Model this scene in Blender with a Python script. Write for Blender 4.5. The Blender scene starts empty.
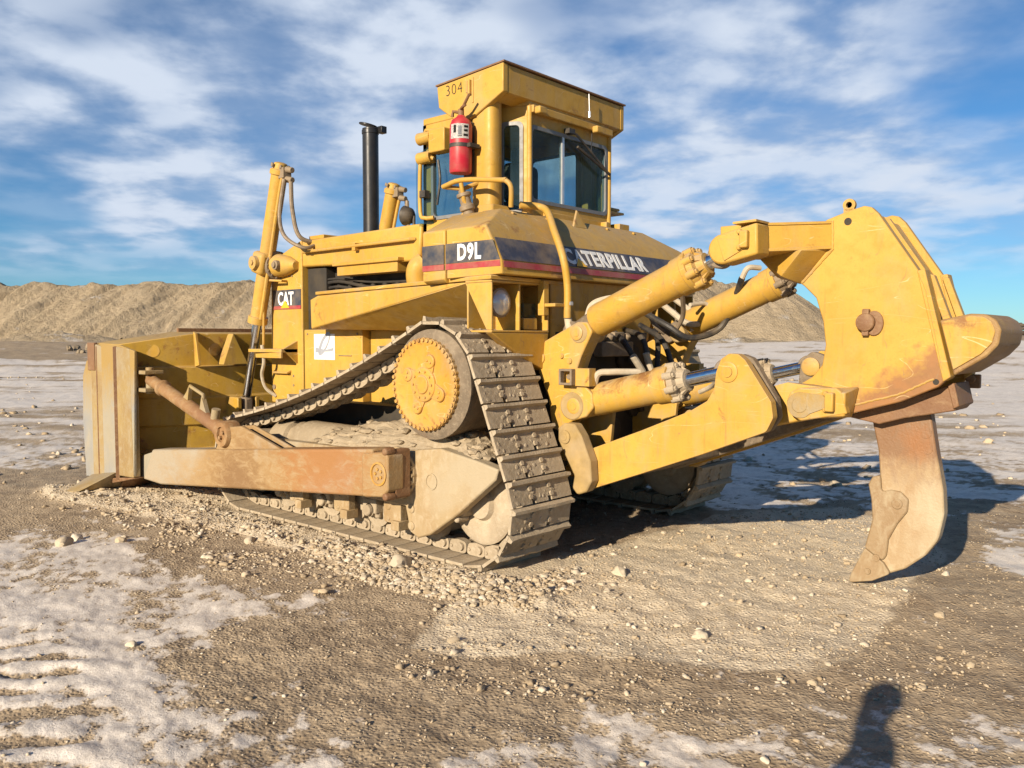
import bpy, bmesh, math, random
import numpy as np
from mathutils import Vector, Matrix, noise as mnoise

random.seed(7)
rng = np.random.default_rng(7)
S = bpy.context.scene
COL = S.collection

# ------------------------------------------------------------------ camera, sky, sun, exposure
FPX, HZ, YAW = 836.0, 338.0, math.radians(48.65)
PIT = math.atan((384 - HZ) / FPX)
CAM = Vector((-4.477, 5.771, 1.65))
_v = Vector((math.cos(YAW), -math.sin(YAW), 0))
RT = Vector((_v.y, -_v.x, 0))
FW = _v * math.cos(PIT) + Vector((0, 0, -math.sin(PIT)))
UP = RT.cross(FW)
cd = bpy.data.cameras.new('camera')
cam = bpy.data.objects.new('camera', cd)
COL.objects.link(cam)
cd.sensor_fit = 'HORIZONTAL'; cd.sensor_width = 36.0
cd.lens = 36.0 * FPX / 1024.0
cd.clip_start = 0.05; cd.clip_end = 6000
m = Matrix((RT, UP, -FW)).transposed().to_4x4(); m.translation = CAM
cam.matrix_world = m
S.camera = cam

SUN_EL = math.radians(20.8)
LH = Vector((math.cos(math.radians(-81.5)), math.sin(math.radians(-81.5)), 0))     # where the sunlight travels, seen from above
LDIR = LH * math.cos(SUN_EL) + Vector((0, 0, -math.sin(SUN_EL)))
sd = bpy.data.lights.new('sun', 'SUN'); sd.energy = 5.0; sd.angle = math.radians(0.5); sd.color = (1.0, 0.86, 0.67)
sun = bpy.data.objects.new('sun', sd); COL.objects.link(sun)
sun.rotation_euler = LDIR.to_track_quat('-Z', 'Y').to_euler()
sun.location = (0, 30, 30)

W = bpy.data.worlds.new('World'); S.world = W; W.use_nodes = True
nt = W.node_tree; nt.nodes.clear()
def N(nt, t, **kw):
    n = nt.nodes.new(t)
    for k, v in kw.items():
        if k.startswith('_'): setattr(n, k[1:], v)
        else: n.inputs[k.replace('__', ' ')].default_value = v
    return n
def L(nt, a, b): nt.links.new(a, b)
sky = N(nt, 'ShaderNodeTexSky', _sky_type='NISHITA', _sun_disc=False)
sky.sun_elevation = SUN_EL
sky.sun_rotation = math.atan2(-LH.x, -LH.y)
sky.altitude = 900; sky.air_density = 1.0; sky.dust_density = 0.15; sky.ozone_density = 3.5
tc = N(nt, 'ShaderNodeTexCoord')
sep = N(nt, 'ShaderNodeSeparateXYZ'); L(nt, tc.outputs['Generated'], sep.inputs[0])
mz = N(nt, 'ShaderNodeMath', _operation='MAXIMUM'); mz.inputs[1].default_value = 0.0; L(nt, sep.outputs['Z'], mz.inputs[0])
az = N(nt, 'ShaderNodeMath', _operation='ADD'); az.inputs[1].default_value = 0.16; L(nt, mz.outputs[0], az.inputs[0])
dx = N(nt, 'ShaderNodeMath', _operation='DIVIDE'); L(nt, sep.outputs['X'], dx.inputs[0]); L(nt, az.outputs[0], dx.inputs[1])
dy = N(nt, 'ShaderNodeMath', _operation='DIVIDE'); L(nt, sep.outputs['Y'], dy.inputs[0]); L(nt, az.outputs[0], dy.inputs[1])
cb = N(nt, 'ShaderNodeCombineXYZ'); L(nt, dx.outputs[0], cb.inputs[0]); L(nt, dy.outputs[0], cb.inputs[1])
def cloud(scale, detail, rough, off, lo, hi, rot=0.0, st=(1, 1, 1), dist=0.0):
    mp = N(nt, 'ShaderNodeMapping'); mp.inputs['Location'].default_value = off; mp.inputs['Rotation'].default_value = (0, 0, rot); mp.inputs['Scale'].default_value = st
    L(nt, cb.outputs[0], mp.inputs[0])
    n = N(nt, 'ShaderNodeTexNoise', Scale=scale, Detail=detail, Roughness=rough, Distortion=dist); L(nt, mp.outputs[0], n.inputs['Vector'])
    r = N(nt, 'ShaderNodeMapRange', _interpolation_type='SMOOTHSTEP'); r.inputs[1].default_value = lo; r.inputs[2].default_value = hi
    L(nt, n.outputs[0], r.inputs[0]); return r.outputs[0]
c1 = cloud(0.75, 4, 0.5, (4.3, 2.2, 0), 0.36, 0.54, math.radians(-35), (1, 1.15, 1), 0.1)     # wide banks
c2 = cloud(3.0, 6, 0.52, (9.3, 2.2, 0), 0.34, 0.62, math.radians(40), (1, 1.0, 1), 0.1)    # cells within the banks
c3 = cloud(1.9, 5, 0.55, (1.3, 7.2, 0), 0.42, 0.62, math.radians(-20), (1, 0.9, 1), 0.1)
mul = N(nt, 'ShaderNodeMath', _operation='MULTIPLY'); L(nt, c1, mul.inputs[0])
ad = N(nt, 'ShaderNodeMath', _operation='MULTIPLY_ADD'); ad.inputs[1].default_value = 0.62; ad.inputs[2].default_value = 0.28; L(nt, c2, ad.inputs[0])
L(nt, ad.outputs[0], mul.inputs[1])
mx2 = N(nt, 'ShaderNodeMath', _operation='MULTIPLY_ADD'); mx2.inputs[1].default_value = 0.22; L(nt, c3, mx2.inputs[0]); L(nt, mul.outputs[0], mx2.inputs[2])
hz = N(nt, 'ShaderNodeMapRange', _interpolation_type='SMOOTHSTEP'); hz.inputs[1].default_value = 0.045; hz.inputs[2].default_value = 0.12; L(nt, sep.outputs['Z'], hz.inputs[0])
hi_ = N(nt, 'ShaderNodeMapRange', _interpolation_type='SMOOTHSTEP'); hi_.inputs[1].default_value = 0.40; hi_.inputs[2].default_value = 0.68; hi_.inputs[3].default_value = 1.0; hi_.inputs[4].default_value = 0.0; L(nt, sep.outputs['Z'], hi_.inputs[0])
vd_ = N(nt, 'ShaderNodeVectorMath', _operation='DOT_PRODUCT'); vd_.inputs[1].default_value = _v; L(nt, tc.outputs['Generated'], vd_.inputs[0]); bk_ = N(nt, 'ShaderNodeMapRange', _interpolation_type='SMOOTHSTEP'); bk_.inputs[1].default_value = -0.1; bk_.inputs[2].default_value = 0.5; L(nt, vd_.outputs['Value'], bk_.inputs[0]); hb_ = N(nt, 'ShaderNodeMath', _operation='MULTIPLY'); L(nt, hz.outputs[0], hb_.inputs[0]); L(nt, bk_.outputs[0], hb_.inputs[1])
hz2 = N(nt, 'ShaderNodeMath', _operation='MULTIPLY'); L(nt, hb_.outputs[0], hz2.inputs[0]); L(nt, hi_.outputs[0], hz2.inputs[1])
cm = N(nt, 'ShaderNodeMath', _operation='MULTIPLY', _use_clamp=True); L(nt, mx2.outputs[0], cm.inputs[0]); L(nt, hz2.outputs[0], cm.inputs[1])
ccol = N(nt, 'ShaderNodeMix', _data_type='RGBA'); ccol.inputs['A'].default_value = (4.6, 5.9, 8.2, 1); ccol.inputs['B'].default_value = (8.2, 9.2, 10.8, 1); L(nt, c2, ccol.inputs['Factor'])
mixc = N(nt, 'ShaderNodeMix', _data_type='RGBA'); L(nt, cm.outputs[0], mixc.inputs['Factor']); skt = N(nt, 'ShaderNodeMix', _data_type='RGBA', _blend_type='MULTIPLY'); skt.inputs['Factor'].default_value = 1.0; skt.inputs['B'].default_value = (0.64, 1.02, 1.26, 1); L(nt, sky.outputs[0], skt.inputs['A']); L(nt, skt.outputs['Result'], mixc.inputs['A']); L(nt, ccol.outputs['Result'], mixc.inputs['B'])
bg = N(nt, 'ShaderNodeBackground', Strength=0.050); L(nt, mixc.outputs['Result'], bg.inputs['Color'])
wo = N(nt, 'ShaderNodeOutputWorld'); L(nt, bg.outputs[0], wo.inputs[0])

S.view_settings.view_transform = 'Standard'
S.view_settings.look = 'None'
S.view_settings.gamma = 1.0
S.view_settings.use_curve_mapping = False
S.view_settings.exposure = 0.72
S.render.engine = 'CYCLES'
S.cycles.max_bounces = 6; S.cycles.transparent_max_bounces = 12

# ------------------------------------------------------------------ point helpers: where a sight line meets a real plane
def ray(x, y): return FW + RT * ((x - 512) / FPX) + UP * ((384 - y) / FPX)
def on(x, y, ax, val):
    d = ray(x, y); return CAM + d * ((val - CAM[ax]) / d[ax])
def PY(x, y, Y): return on(x, y, 1, Y)
def PX(x, y, X): return on(x, y, 0, X)
def PZ(x, y, Z=0.0): return on(x, y, 2, Z)
def V(*a): return Vector(a)

# ------------------------------------------------------------------ materials
def newmat(name):
    m = bpy.data.materials.new(name); m.use_nodes = True
    t = m.node_tree; b = t.nodes['Principled BSDF']; return m, t, b
def mixc_(t, fac, a, b, mode='MIX'):
    n = N(t, 'ShaderNodeMix', _data_type='RGBA', _blend_type=mode)
    for k, v in (('Factor', fac), ('A', a), ('B', b)):
        if hasattr(v, 'links'): L(t, v, n.inputs[k])
        elif k == 'Factor': n.inputs[k].default_value = v
        else: n.inputs[k].default_value = (*v, 1)
    return n.outputs['Result']
def noise_(t, scale, detail=4, rough=.55, vec=None, st=None, dist=0.0):
    n = N(t, 'ShaderNodeTexNoise', Scale=scale, Detail=detail, Roughness=rough, Distortion=dist)
    if vec is None:
        c = t.nodes.get('OC') or N(t, 'ShaderNodeTexCoord'); c.name = 'OC'; vec = c.outputs['Object']
    if st:
        mp = N(t, 'ShaderNodeMapping'); mp.inputs['Scale'].default_value = st; L(t, vec, mp.inputs[0]); vec = mp.outputs[0]
    L(t, vec, n.inputs['Vector']); return n.outputs['Fac']
def rng_(t, v, lo, hi, a=0.0, b=1.0):
    r = N(t, 'ShaderNodeMapRange'); r.inputs[1].default_value = lo; r.inputs[2].default_value = hi; r.inputs[3].default_value = a; r.inputs[4].default_value = b
    L(t, v, r.inputs[0]); return r.outputs[0]
def math_(t, op, a, b=None):
    n = N(t, 'ShaderNodeMath', _operation=op, _use_clamp=(op in ('MULTIPLY', 'ADD')))
    for i, v in enumerate((a, b)):
        if v is None: continue
        if hasattr(v, 'links'): L(t, v, n.inputs[i])
        else: n.inputs[i].default_value = v
    return n.outputs[0]
def bump_(t, b, h, strength=.3, dist=.01):
    n = N(t, 'ShaderNodeBump', Strength=strength, Distance=dist); L(t, h, n.inputs['Height']); L(t, n.outputs[0], b.inputs['Normal'])
def upness(t):
    g = N(t, 'ShaderNodeNewGeometry'); s = N(t, 'ShaderNodeSeparateXYZ'); L(t, g.outputs['Normal'], s.inputs[0]); return s.outputs['Z'], g
DUST = (0.36, 0.27, 0.16)
def paint(name, base=(0.50, 0.295, 0.044), dust=.42, rust=.15, scratch=.3, rustcol=(0.20, 0.085, 0.03), rough=.5, wear=.6, line=None):
    m, t, b = newmat(name)
    n1 = noise_(t, 1.7, 3); n2 = noise_(t, 11, 5, .6); n3 = noise_(t, 70, 3, .6)
    c = mixc_(t, rng_(t, n1, .3, .7), tuple(x * y for x, y in zip(base, (1.03, 1.05, 1.25))), tuple(x * y for x, y in zip(base, (.86, .82, .74))))
    c = mixc_(t, rng_(t, n2, .45, .75, 0, .6), c, tuple(x * y for x, y in zip(base, (.76, .70, .66))))
    c = mixc_(t, rng_(t, n3, .56, .74, 0, .35), c, tuple(x * .55 for x in base))
    streak = noise_(t, 9, 4, .6, st=(1, 1, .13))
    c = mixc_(t, math_(t, 'MULTIPLY', rng_(t, streak, .52, .75), dust * .9), c, DUST)
    run = noise_(t, 17, 4, .6, st=(1, 1, .06))
    c = mixc_(t, math_(t, 'MULTIPLY', math_(t, 'MULTIPLY', rng_(t, run, .60, .72), rng_(t, n1, .42, .6)), .45), c, (.19, .095, .035))
    up, g = upness(t)
    d1 = math_(t, 'MULTIPLY', rng_(t, up, .15, .8), rng_(t, n2, .25, .6))
    c = mixc_(t, math_(t, 'MULTIPLY', d1, min(1, dust * 1.5)), c, DUST)
    blot = noise_(t, 2.6, 6, .65, dist=.4)
    c = mixc_(t, math_(t, 'MULTIPLY', rng_(t, blot, .52, .72), dust), c, DUST)
    if rust:
        rn = noise_(t, 4.3, 7, .7, dist=.5)
        c = mixc_(t, math_(t, 'MULTIPLY', rng_(t, rn, .66 - rust * .3, .74 - rust * .25), .85), c, rustcol)
    if line:                                      # bare, scraped steel below a sloping line
        sp = N(t, 'ShaderNodeVectorMath', _operation='DOT_PRODUCT'); sp.inputs[1].default_value = line[0]; L(t, t.nodes['OC'].outputs['Object'], sp.inputs[0]); zz = N(t, 'ShaderNodeMath', _operation='ADD'); L(t, sp.outputs['Value'], zz.inputs[0]); L(t, rng_(t, n2, .3, .7, -.09, .09), zz.inputs[1])
        rb = mixc_(t, rng_(t, n2, .4, .7), (.27, .12, .045), (.20, .10, .045))
        c = mixc_(t, math_(t, 'MULTIPLY', rng_(t, zz.outputs[0], line[1] + .07, line[1] - .05), .92), c, rb)
    if wear:
        bv = N(t, 'ShaderNodeBevel', Radius=.018); bv.samples = 3
        dt = N(t, 'ShaderNodeVectorMath', _operation='DOT_PRODUCT'); L(t, bv.outputs[0], dt.inputs[0]); L(t, g.outputs['Normal'], dt.inputs[1])
        e = rng_(t, dt.outputs['Value'], .985, .86)
        c = mixc_(t, math_(t, 'MULTIPLY', math_(t, 'MULTIPLY', e, rng_(t, n3, .35, .6)), wear), c, (.33, .22, .12))
    if scratch:
        for sc_, st_, of in ((2.2, (.5, 1, 2.6), 0), (3.1, (2.4, 1.2, .55), 1)):
            sn = noise_(t, sc_, 2, .4, st=st_, dist=.8)
            ab = N(t, 'ShaderNodeMath', _operation='ABSOLUTE'); sb = N(t, 'ShaderNodeMath', _operation='SUBTRACT'); sb.inputs[1].default_value = .5 + .05 * of; L(t, sn, sb.inputs[0]); L(t, sb.outputs[0], ab.inputs[0])
            c = mixc_(t, math_(t, 'MULTIPLY', math_(t, 'MULTIPLY', rng_(t, ab.outputs[0], .0042, .0012), rng_(t, n2, .44, .58)), min(1, scratch * 1.8)), c, (.25, .15, .07) if of else (.60, .45, .22))
    L(t, c, b.inputs['Base Color'])
    b.inputs['Specular IOR Level'].default_value = .35
    L(t, rng_(t, n2, .3, .7, rough - .1, rough + .2), b.inputs['Roughness'])
    bump_(t, b, math_(t, 'ADD', math_(t, 'MULTIPLY', n2, .6), math_(t, 'MULTIPLY', n3, .35)), .22, .006)
    return m
def plain(name, col, rough=.6, metal=0.0, var=.25, scale=18, bump=.2, dust=.0, spec=.4):
    m, t, b = newmat(name)
    n2 = noise_(t, scale, 5, .6)
    c = mixc_(t, rng_(t, n2, .3, .75), col, tuple(x * (1 - var) for x in col))
    if dust:
        n1 = noise_(t, 5, 5, .65)
        c = mixc_(t, math_(t, 'MULTIPLY', rng_(t, n1, .4, .68), dust), c, DUST)
    L(t, c, b.inputs['Base Color']); b.inputs['Metallic'].default_value = metal
    b.inputs['Specular IOR Level'].default_value = spec
    L(t, rng_(t, n2, .3, .7, max(.02, rough - .08), min(1, rough + .1)), b.inputs['Roughness'])
    if bump: bump_(t, b, n2, bump, .005)
    return m
def mudsteel(name, a, c2, pale, rustamt=.3, bump=.8):
    m, t, b = newmat(name)
    n1 = noise_(t, 3.1, 6, .65, dist=.4); n2 = noise_(t, 26, 6, .7); n3 = noise_(t, 90, 3, .6)
    c = mixc_(t, rng_(t, n1, .35, .65), a, c2)
    c = mixc_(t, rng_(t, n2, .5, .8, 0, .8), c, pale)
    r = noise_(t, 6.5, 6, .7)
    c = mixc_(t, math_(t, 'MULTIPLY', rng_(t, r, .56, .7), rustamt), c, (.22, .10, .04))
    oi = N(t, 'ShaderNodeObjectInfo'); c = mixc_(t, rng_(t, oi.outputs['Random'], 0, 1, 0, .30), c, tuple(x * .62 for x in c2))
    L(t, c, b.inputs['Base Color']); b.inputs['Roughness'].default_value = .9; b.inputs['Specular IOR Level'].default_value = .15
    bump_(t, b, math_(t, 'ADD', math_(t, 'MULTIPLY', n2, .7), math_(t, 'MULTIPLY', n3, .3)), bump, .012)
    return m
def brushed(name, a, b2, pale, greys, st, rough=.6, zg=None, spot=None, pk=.8):
    # worn plate: bands of rubbed rust, bare grey and pale dust running along the plate
    m, t, b = newmat(name)
    n1 = noise_(t, 2.0, 5, .6, st=st, dist=.3); n2 = noise_(t, 14, 6, .7, st=st, dist=.8); n3 = noise_(t, 1.2, 4, .55, dist=.3); n4 = noise_(t, 60, 3)
    c = mixc_(t, rng_(t, n1, .35, .65), a, b2)
    c = mixc_(t, rng_(t, n2, .48, .72, 0, pk), c, pale)
    c = mixc_(t, math_(t, 'MULTIPLY', rng_(t, n3, .50, .62), .85), c, greys)
    if zg:                                        # paint left on, or rust showing, above a height
        sp = N(t, 'ShaderNodeSeparateXYZ'); L(t, t.nodes['OC'].outputs['Object'], sp.inputs[0]); zz = N(t, 'ShaderNodeMath', _operation='ADD'); L(t, sp.outputs['Z'], zz.inputs[0]); L(t, rng_(t, n2, .3, .7, -.16, .16), zz.inputs[1])
        for z0, z1, zc, amt in zg: c = mixc_(t, math_(t, 'MULTIPLY', rng_(t, zz.outputs[0], z0, z1), amt), c, zc)
    if spot:
        for s_ in (spot if isinstance(spot[0][0], tuple) else (spot,)):
            vd = N(t, 'ShaderNodeVectorMath', _operation='DISTANCE'); vd.inputs[1].default_value = s_[0]; L(t, t.nodes['OC'].outputs['Object'], vd.inputs[0]); zz = N(t, 'ShaderNodeMath', _operation='ADD'); L(t, vd.outputs['Value'], zz.inputs[0]); L(t, rng_(t, n2, .3, .7, -.45 * s_[1], .45 * s_[1]), zz.inputs[1])
            c = mixc_(t, math_(t, 'MULTIPLY', rng_(t, zz.outputs[0], s_[1], s_[1] * .3), .8), c, s_[2])
    L(t, c, b.inputs['Base Color']); L(t, rng_(t, n2, .3, .7, rough - .12, rough + .2), b.inputs['Roughness']); b.inputs['Specular IOR Level'].default_value = .4
    bump_(t, b, math_(t, 'ADD', math_(t, 'MULTIPLY', n2, .5), math_(t, 'MULTIPLY', n4, .45)), .6, .010)
    return m

M = {}
M['yel'] = paint('yellow_paint')
M['yelclean'] = paint('yellow_paint_cleaner', dust=.32, rust=.05, scratch=.3, wear=.6)
M['yeldirty'] = paint('yellow_paint_dusty', dust=.75, rust=.10, scratch=.4)
M['yelrust'] = paint('yellow_paint_rusting', dust=.45, rust=.45, scratch=.4)
M['head'] = paint('yellow_paint_scraped', dust=.28, rust=.04, scratch=.35, wear=.3, line=((.60, 0, 1), -.275))
M['hub'] = paint('yellow_paint_hub', base=(.50, .265, .035), dust=.55, rust=.30, scratch=.3, wear=.7)
M['mud'] = mudsteel('muddy_steel', (.45, .37, .26), (.31, .245, .165), (.56, .48, .365), .25)
M['muddark'] = mudsteel('muddy_dark_steel', (.25, .195, .135), (.14, .108, .075), (.38, .31, .215), .4)
M['mudcake'] = mudsteel('caked_mud', (.40, .32, .215), (.29, .225, .145), (.50, .42, .30), .05, 1.0)
M['frame'] = brushed('worn_track_frame', (0.36, 0.275, 0.155), (0.29, 0.195, 0.095), (0.44, 0.36, 0.245), (0.36, 0.295, 0.195), (1, 1, .6))
M['arm'] = brushed('rubbed_rusty_steel', (0.26, 0.155, 0.062), (0.31, 0.20, 0.088), (0.37, 0.29, 0.18), (0.33, 0.28, 0.205), (.5, 1, 1.1), pk=.5, spot=(((4.0, 1.86, .55), 1.15, (0.34, 0.295, 0.22)), ((.95, 1.86, .75), .75, (0.30, 0.135, 0.045)), ((2.2, 1.86, .3), .5, (0.189, 0.105, 0.045))))
M['rust'] = brushed('rusty_steel', (.15, .072, .034), (.21, .11, .05), (.29, .19, .105), (.19, .105, .055), (1, 1, 1))
M['brace'] = brushed('rusty_brace', (.23, .12, .05), (.28, .16, .065), (.36, .26, .14), (.19, .095, .045), (1, 1, 1))
M['bladewear'] = brushed('worn_blade_steel', (0.271, 0.254, 0.218), (0.304, 0.261, 0.178), (0.330, 0.287, 0.211), (0.231, 0.231, 0.228), (1, 1, .5), zg=((.85, 1.35, (0.317, 0.195, 0.040), .85),))
M['bladerust'] = brushed('rusting_blade_edge', (0.313, 0.224, 0.088), (0.258, 0.173, 0.075), (0.320, 0.265, 0.170), (0.286, 0.238, 0.163), (1, 1, .6))
M['bladeback'] = paint('yellow_blade_back', base=(.44, .27, .036), dust=.25, rust=.25, scratch=.4, wear=.6)
M['shank'] = brushed('ripper_shank_steel', (0.36, 0.27, 0.155), (0.30, 0.195, 0.10), (0.43, 0.35, 0.225), (0.42, 0.355, 0.24), (1, 1, .5), .5, zg=((.72, .95, (0.176, 0.086, 0.039), .85),), spot=((-2.90, .05, .97), .15, (0.258, 0.112, 0.039)))
M['shinguard'] = brushed('shin_guard_steel', (0.292, 0.215, 0.120), (0.232, 0.146, 0.073), (0.361, 0.292, 0.185), (0.344, 0.284, 0.189), (1, 1, .5), .5)
M['linkdust'] = plain('dusty_yellow_casting', (.38, .26, .10), .8, 0, .4, 9, .5, .65)
M['pushblock'] = brushed('scuffed_push_block', (.30, .185, .07), (.22, .12, .05), (.40, .27, .11), (.24, .15, .075), (1, .4, 1))
M['chrome'] = plain('chromed_rod', (.66, .68, .72), .16, 1.0, .1, 30, .05)
M['grimy'] = plain('grimy_steel', (.27, .21, .15), .7, .3, .5, 20, .6, .55)
M['black'] = plain('black_rubber', (.022, .022, .024), .55, 0, .4, 30, .2, .25)
M['dark'] = plain('dark_grime_and_shade', (.028, .024, .020), .8, 0, .5, 10, .5, .12)  # engine grime; the same near-black also paints shade in a gap, recess and holes
M['stack'] = plain('black_stack_paint', (.022, .023, .026), .36, .2, .4, 12, .1, .04)
M['decal'] = plain('charcoal_decal', (.045, .050, .068), .42, 0, .3, 10, .05, .42)
M['decalrear'] = plain('charcoal_decal_dusty', (.045, .050, .075), .45, 0, .3, 8, .05, .40)
M['red'] = plain('red_decal', (.36, .040, .050), .45, 0, .25, 12, .05, .42)
M['white'] = plain('white_lettering', (.80, .79, .76), .5, 0, .15, 20, .0, .08)
M['ink'] = plain('black_marker', (.02, .018, .015), .6, 0, .1, 20, 0)
M['logoyel'] = plain('yellow_lettering', (.72, .40, .03), .5, 0, .1, 20, 0)
M['extred'] = plain('extinguisher_red', (.42, .014, .030), .42, 0, .25, 9, .03, .28)
M['label'] = plain('white_label', (.78, .76, .72), .5, 0, .2, 40, 0, .05)
M['printgrey'] = plain('grey_print', (.32, .33, .36), .5, 0, .2, 40, 0)
M['printpale'] = plain('pale_blue_print', (.55, .62, .70), .5, 0, .2, 40, 0)
M['hosedust'] = plain('dusty_hose', (.50, .43, .32), .8, 0, .3, 20, .3, .4)
M['rubberstrip'] = plain('grey_window_seal', (.18, .19, .20), .5, 0, .3, 20, .1, .2)
M['alu'] = plain('aluminium_trim', (.62, .63, .64), .4, .7, .15, 20, .05)
M['inside'] = plain('cab_lining', (.05, .05, .052), .8, 0, .3, 10, .1)
def glassmat():
    m, t, b = newmat('tinted_glass')
    b.inputs['Base Color'].default_value = (.03, .06, .07, 1); b.inputs['Roughness'].default_value = .05; b.inputs['Specular IOR Level'].default_value = .9
    tr = N(t, 'ShaderNodeBsdfTransparent'); tr.inputs[0].default_value = (.78, .90, .93, 1)
    n = noise_(t, 6, 5, .6, st=(1, 1, .3))
    mx = N(t, 'ShaderNodeMixShader'); L(t, rng_(t, n, .35, .75, .12, .26), mx.inputs[0])
    df = N(t, 'ShaderNodeBsdfDiffuse'); df.inputs[0].default_value = (.30, .32, .30, 1)
    m2 = N(t, 'ShaderNodeMixShader'); L(t, rng_(t, n, .4, .8, .02, .16), m2.inputs[0]); L(t, b.outputs[0], m2.inputs[1]); L(t, df.outputs[0], m2.inputs[2])
    L(t, m2.outputs[0], mx.inputs[2]); L(t, tr.outputs[0], mx.inputs[1])
    gl = N(t, 'ShaderNodeBsdfGlossy', Roughness=.03)
    L(t, mx.outputs[0], t.nodes['Material Output'].inputs[0]); return m
glass_ = glassmat(); M['glass'] = glass_
M['lens'] = plain('lamp_lens', (.62, .64, .66), .12, .2, .15, 30, .1, .2, .8)

# ------------------------------------------------------------------ mesh helpers
def link(name, bm, mat, parent=None, bevel=0.0, smooth=True, seg=2):
    me = bpy.data.meshes.new(name)
    bmesh.ops.recalc_face_normals(bm, faces=bm.faces)
    bm.to_mesh(me); bm.free()
    if smooth:
        me.polygons.foreach_set('use_smooth', [True] * len(me.polygons)); me.set_sharp_from_angle(angle=math.radians(38))
    for mm in (mat if isinstance(mat, (list, tuple)) else [mat]): me.materials.append(M[mm] if isinstance(mm, str) else mm)
    o = bpy.data.objects.new(name, me); COL.objects.link(o)
    if parent is not None: o.parent = parent
    if bevel:
        b = o.modifiers.new('bevel', 'BEVEL'); b.width = bevel; b.segments = seg; b.limit_method = 'ANGLE'; b.angle_limit = math.radians(40); b.harden_normals = False
    return o
def explode(o, name):
    """each loose piece of a mesh becomes an object of its own under the same parent"""
    bm = bmesh.new(); bm.from_mesh(o.data); bm.verts.ensure_lookup_table(); seen = set(); isl = []
    for v in bm.verts:
        if v.index in seen: continue
        st = [v]; cur = []; seen.add(v.index)
        while st:
            w = st.pop(); cur.append(w.index)
            for e in w.link_edges:
                q = e.other_vert(w)
                if q.index not in seen: seen.add(q.index); st.append(q)
        isl.append(set(cur))
    bm.free()
    for s in isl:
        b2 = bmesh.new(); b2.from_mesh(o.data); b2.verts.ensure_lookup_table()
        bmesh.ops.delete(b2, geom=[v for v in b2.verts if v.index not in s], context='VERTS')
        me = bpy.data.meshes.new(name); b2.to_mesh(me); b2.free()
        for mm in o.data.materials: me.materials.append(mm)
        c = bpy.data.objects.new(name, me); COL.objects.link(c); c.parent = o.parent
        for md in o.modifiers:
            n = c.modifiers.new(md.name, md.type)
            if md.type == 'BEVEL': n.width, n.segments, n.limit_method, n.angle_limit = md.width, md.segments, md.limit_method, md.angle_limit
    bpy.data.objects.remove(o)
def thing(name, label, cat, loc=(0, 0, 0), group=None):
    o = bpy.data.objects.new(name, None); COL.objects.link(o); o.location = loc; o.empty_display_size = .2
    o['label'] = label; o['category'] = cat
    if group: o['group'] = group
    return o
def tag(o, label=None, cat=None, group=None, kind=None):
    for k, v in (('label', label), ('category', cat), ('group', group), ('kind', kind)):
        if v: o[k] = v
    return o
def B(): return bmesh.new()
def slab(bm, pts, ext, holes=()):
    """flat outline (3-D points), with holes, given the thickness vector ext"""
    ext = Vector(ext); loops = [list(pts)] + [list(h) for h in holes]; edges = []; vs0 = []
    if not holes:
        f = bm.faces.new([bm.verts.new(p) for p in loops[0]]); fs = [f]
    else:
        for lp in loops:
            vs = [bm.verts.new(p) for p in lp]
            for i in range(len(vs)): edges.append(bm.edges.new((vs[i], vs[(i + 1) % len(vs)])))
        r = bmesh.ops.triangle_fill(bm, use_beauty=True, use_dissolve=False, edges=edges)
        fs = [g for g in r['geom'] if isinstance(g, bmesh.types.BMFace)]
    r = bmesh.ops.extrude_face_region(bm, geom=fs)
    vs = [g for g in r['geom'] if isinstance(g, bmesh.types.BMVert)]
    bmesh.ops.translate(bm, vec=ext, verts=vs)
    if holes:
        return
def pry(bm, xz, y0, y1, holes=()):
    slab(bm, [V(x, y0, z) for x, z in xz], (0, y1 - y0, 0), [[V(x, y0, z) for x, z in h] for h in holes])
def prx(bm, yz, x0, x1, holes=()):
    slab(bm, [V(x0, y, z) for y, z in yz], (x1 - x0, 0, 0), [[V(x0, y, z) for y, z in h] for h in holes])
def box(bm, x0, x1, y0, y1, z0, z1):
    slab(bm, [V(x0, y0, z0), V(x1, y0, z0), V(x1, y1, z0), V(x0, y1, z0)], (0, 0, z1 - z0))
def basis(d):
    d = d.normalized(); a = Vector((0, 0, 1)) if abs(d.z) < .9 else Vector((1, 0, 0))
    u = d.cross(a).normalized(); w = d.cross(u).normalized(); return u, w
def cyl(bm, p0, p1, r0, r1=None, seg=24, caps=True, off=0.0):
    p0 = Vector(p0); p1 = Vector(p1); r1 = r0 if r1 is None else r1
    u, w = basis(p1 - p0); A = []; Bq = []
    for i in range(seg):
        a = 2 * math.pi * (i + off) / seg; d = u * math.cos(a) + w * math.sin(a)
        A.append(bm.verts.new(p0 + d * r0)); Bq.append(bm.verts.new(p1 + d * r1))
    for i in range(seg): bm.faces.new((A[i], A[(i + 1) % seg], Bq[(i + 1) % seg], Bq[i]))
    if caps: bm.faces.new(A[::-1]); bm.faces.new(Bq)
def lathe(bm, p0, d, prof, seg=32):
    """rings (distance along d, radius)"""
    d = Vector(d).normalized(); u, w = basis(d); rings = []
    for h, r in prof:
        rings.append([bm.verts.new(Vector(p0) + d * h + (u * math.cos(2 * math.pi * i / seg) + w * math.sin(2 * math.pi * i / seg)) * r) for i in range(seg)])
    for a, b in zip(rings, rings[1:]):
        for i in range(seg): bm.faces.new((a[i], a[(i + 1) % seg], b[(i + 1) % seg], b[i]))
    bm.faces.new(rings[0][::-1]); bm.faces.new(rings[-1])
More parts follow.
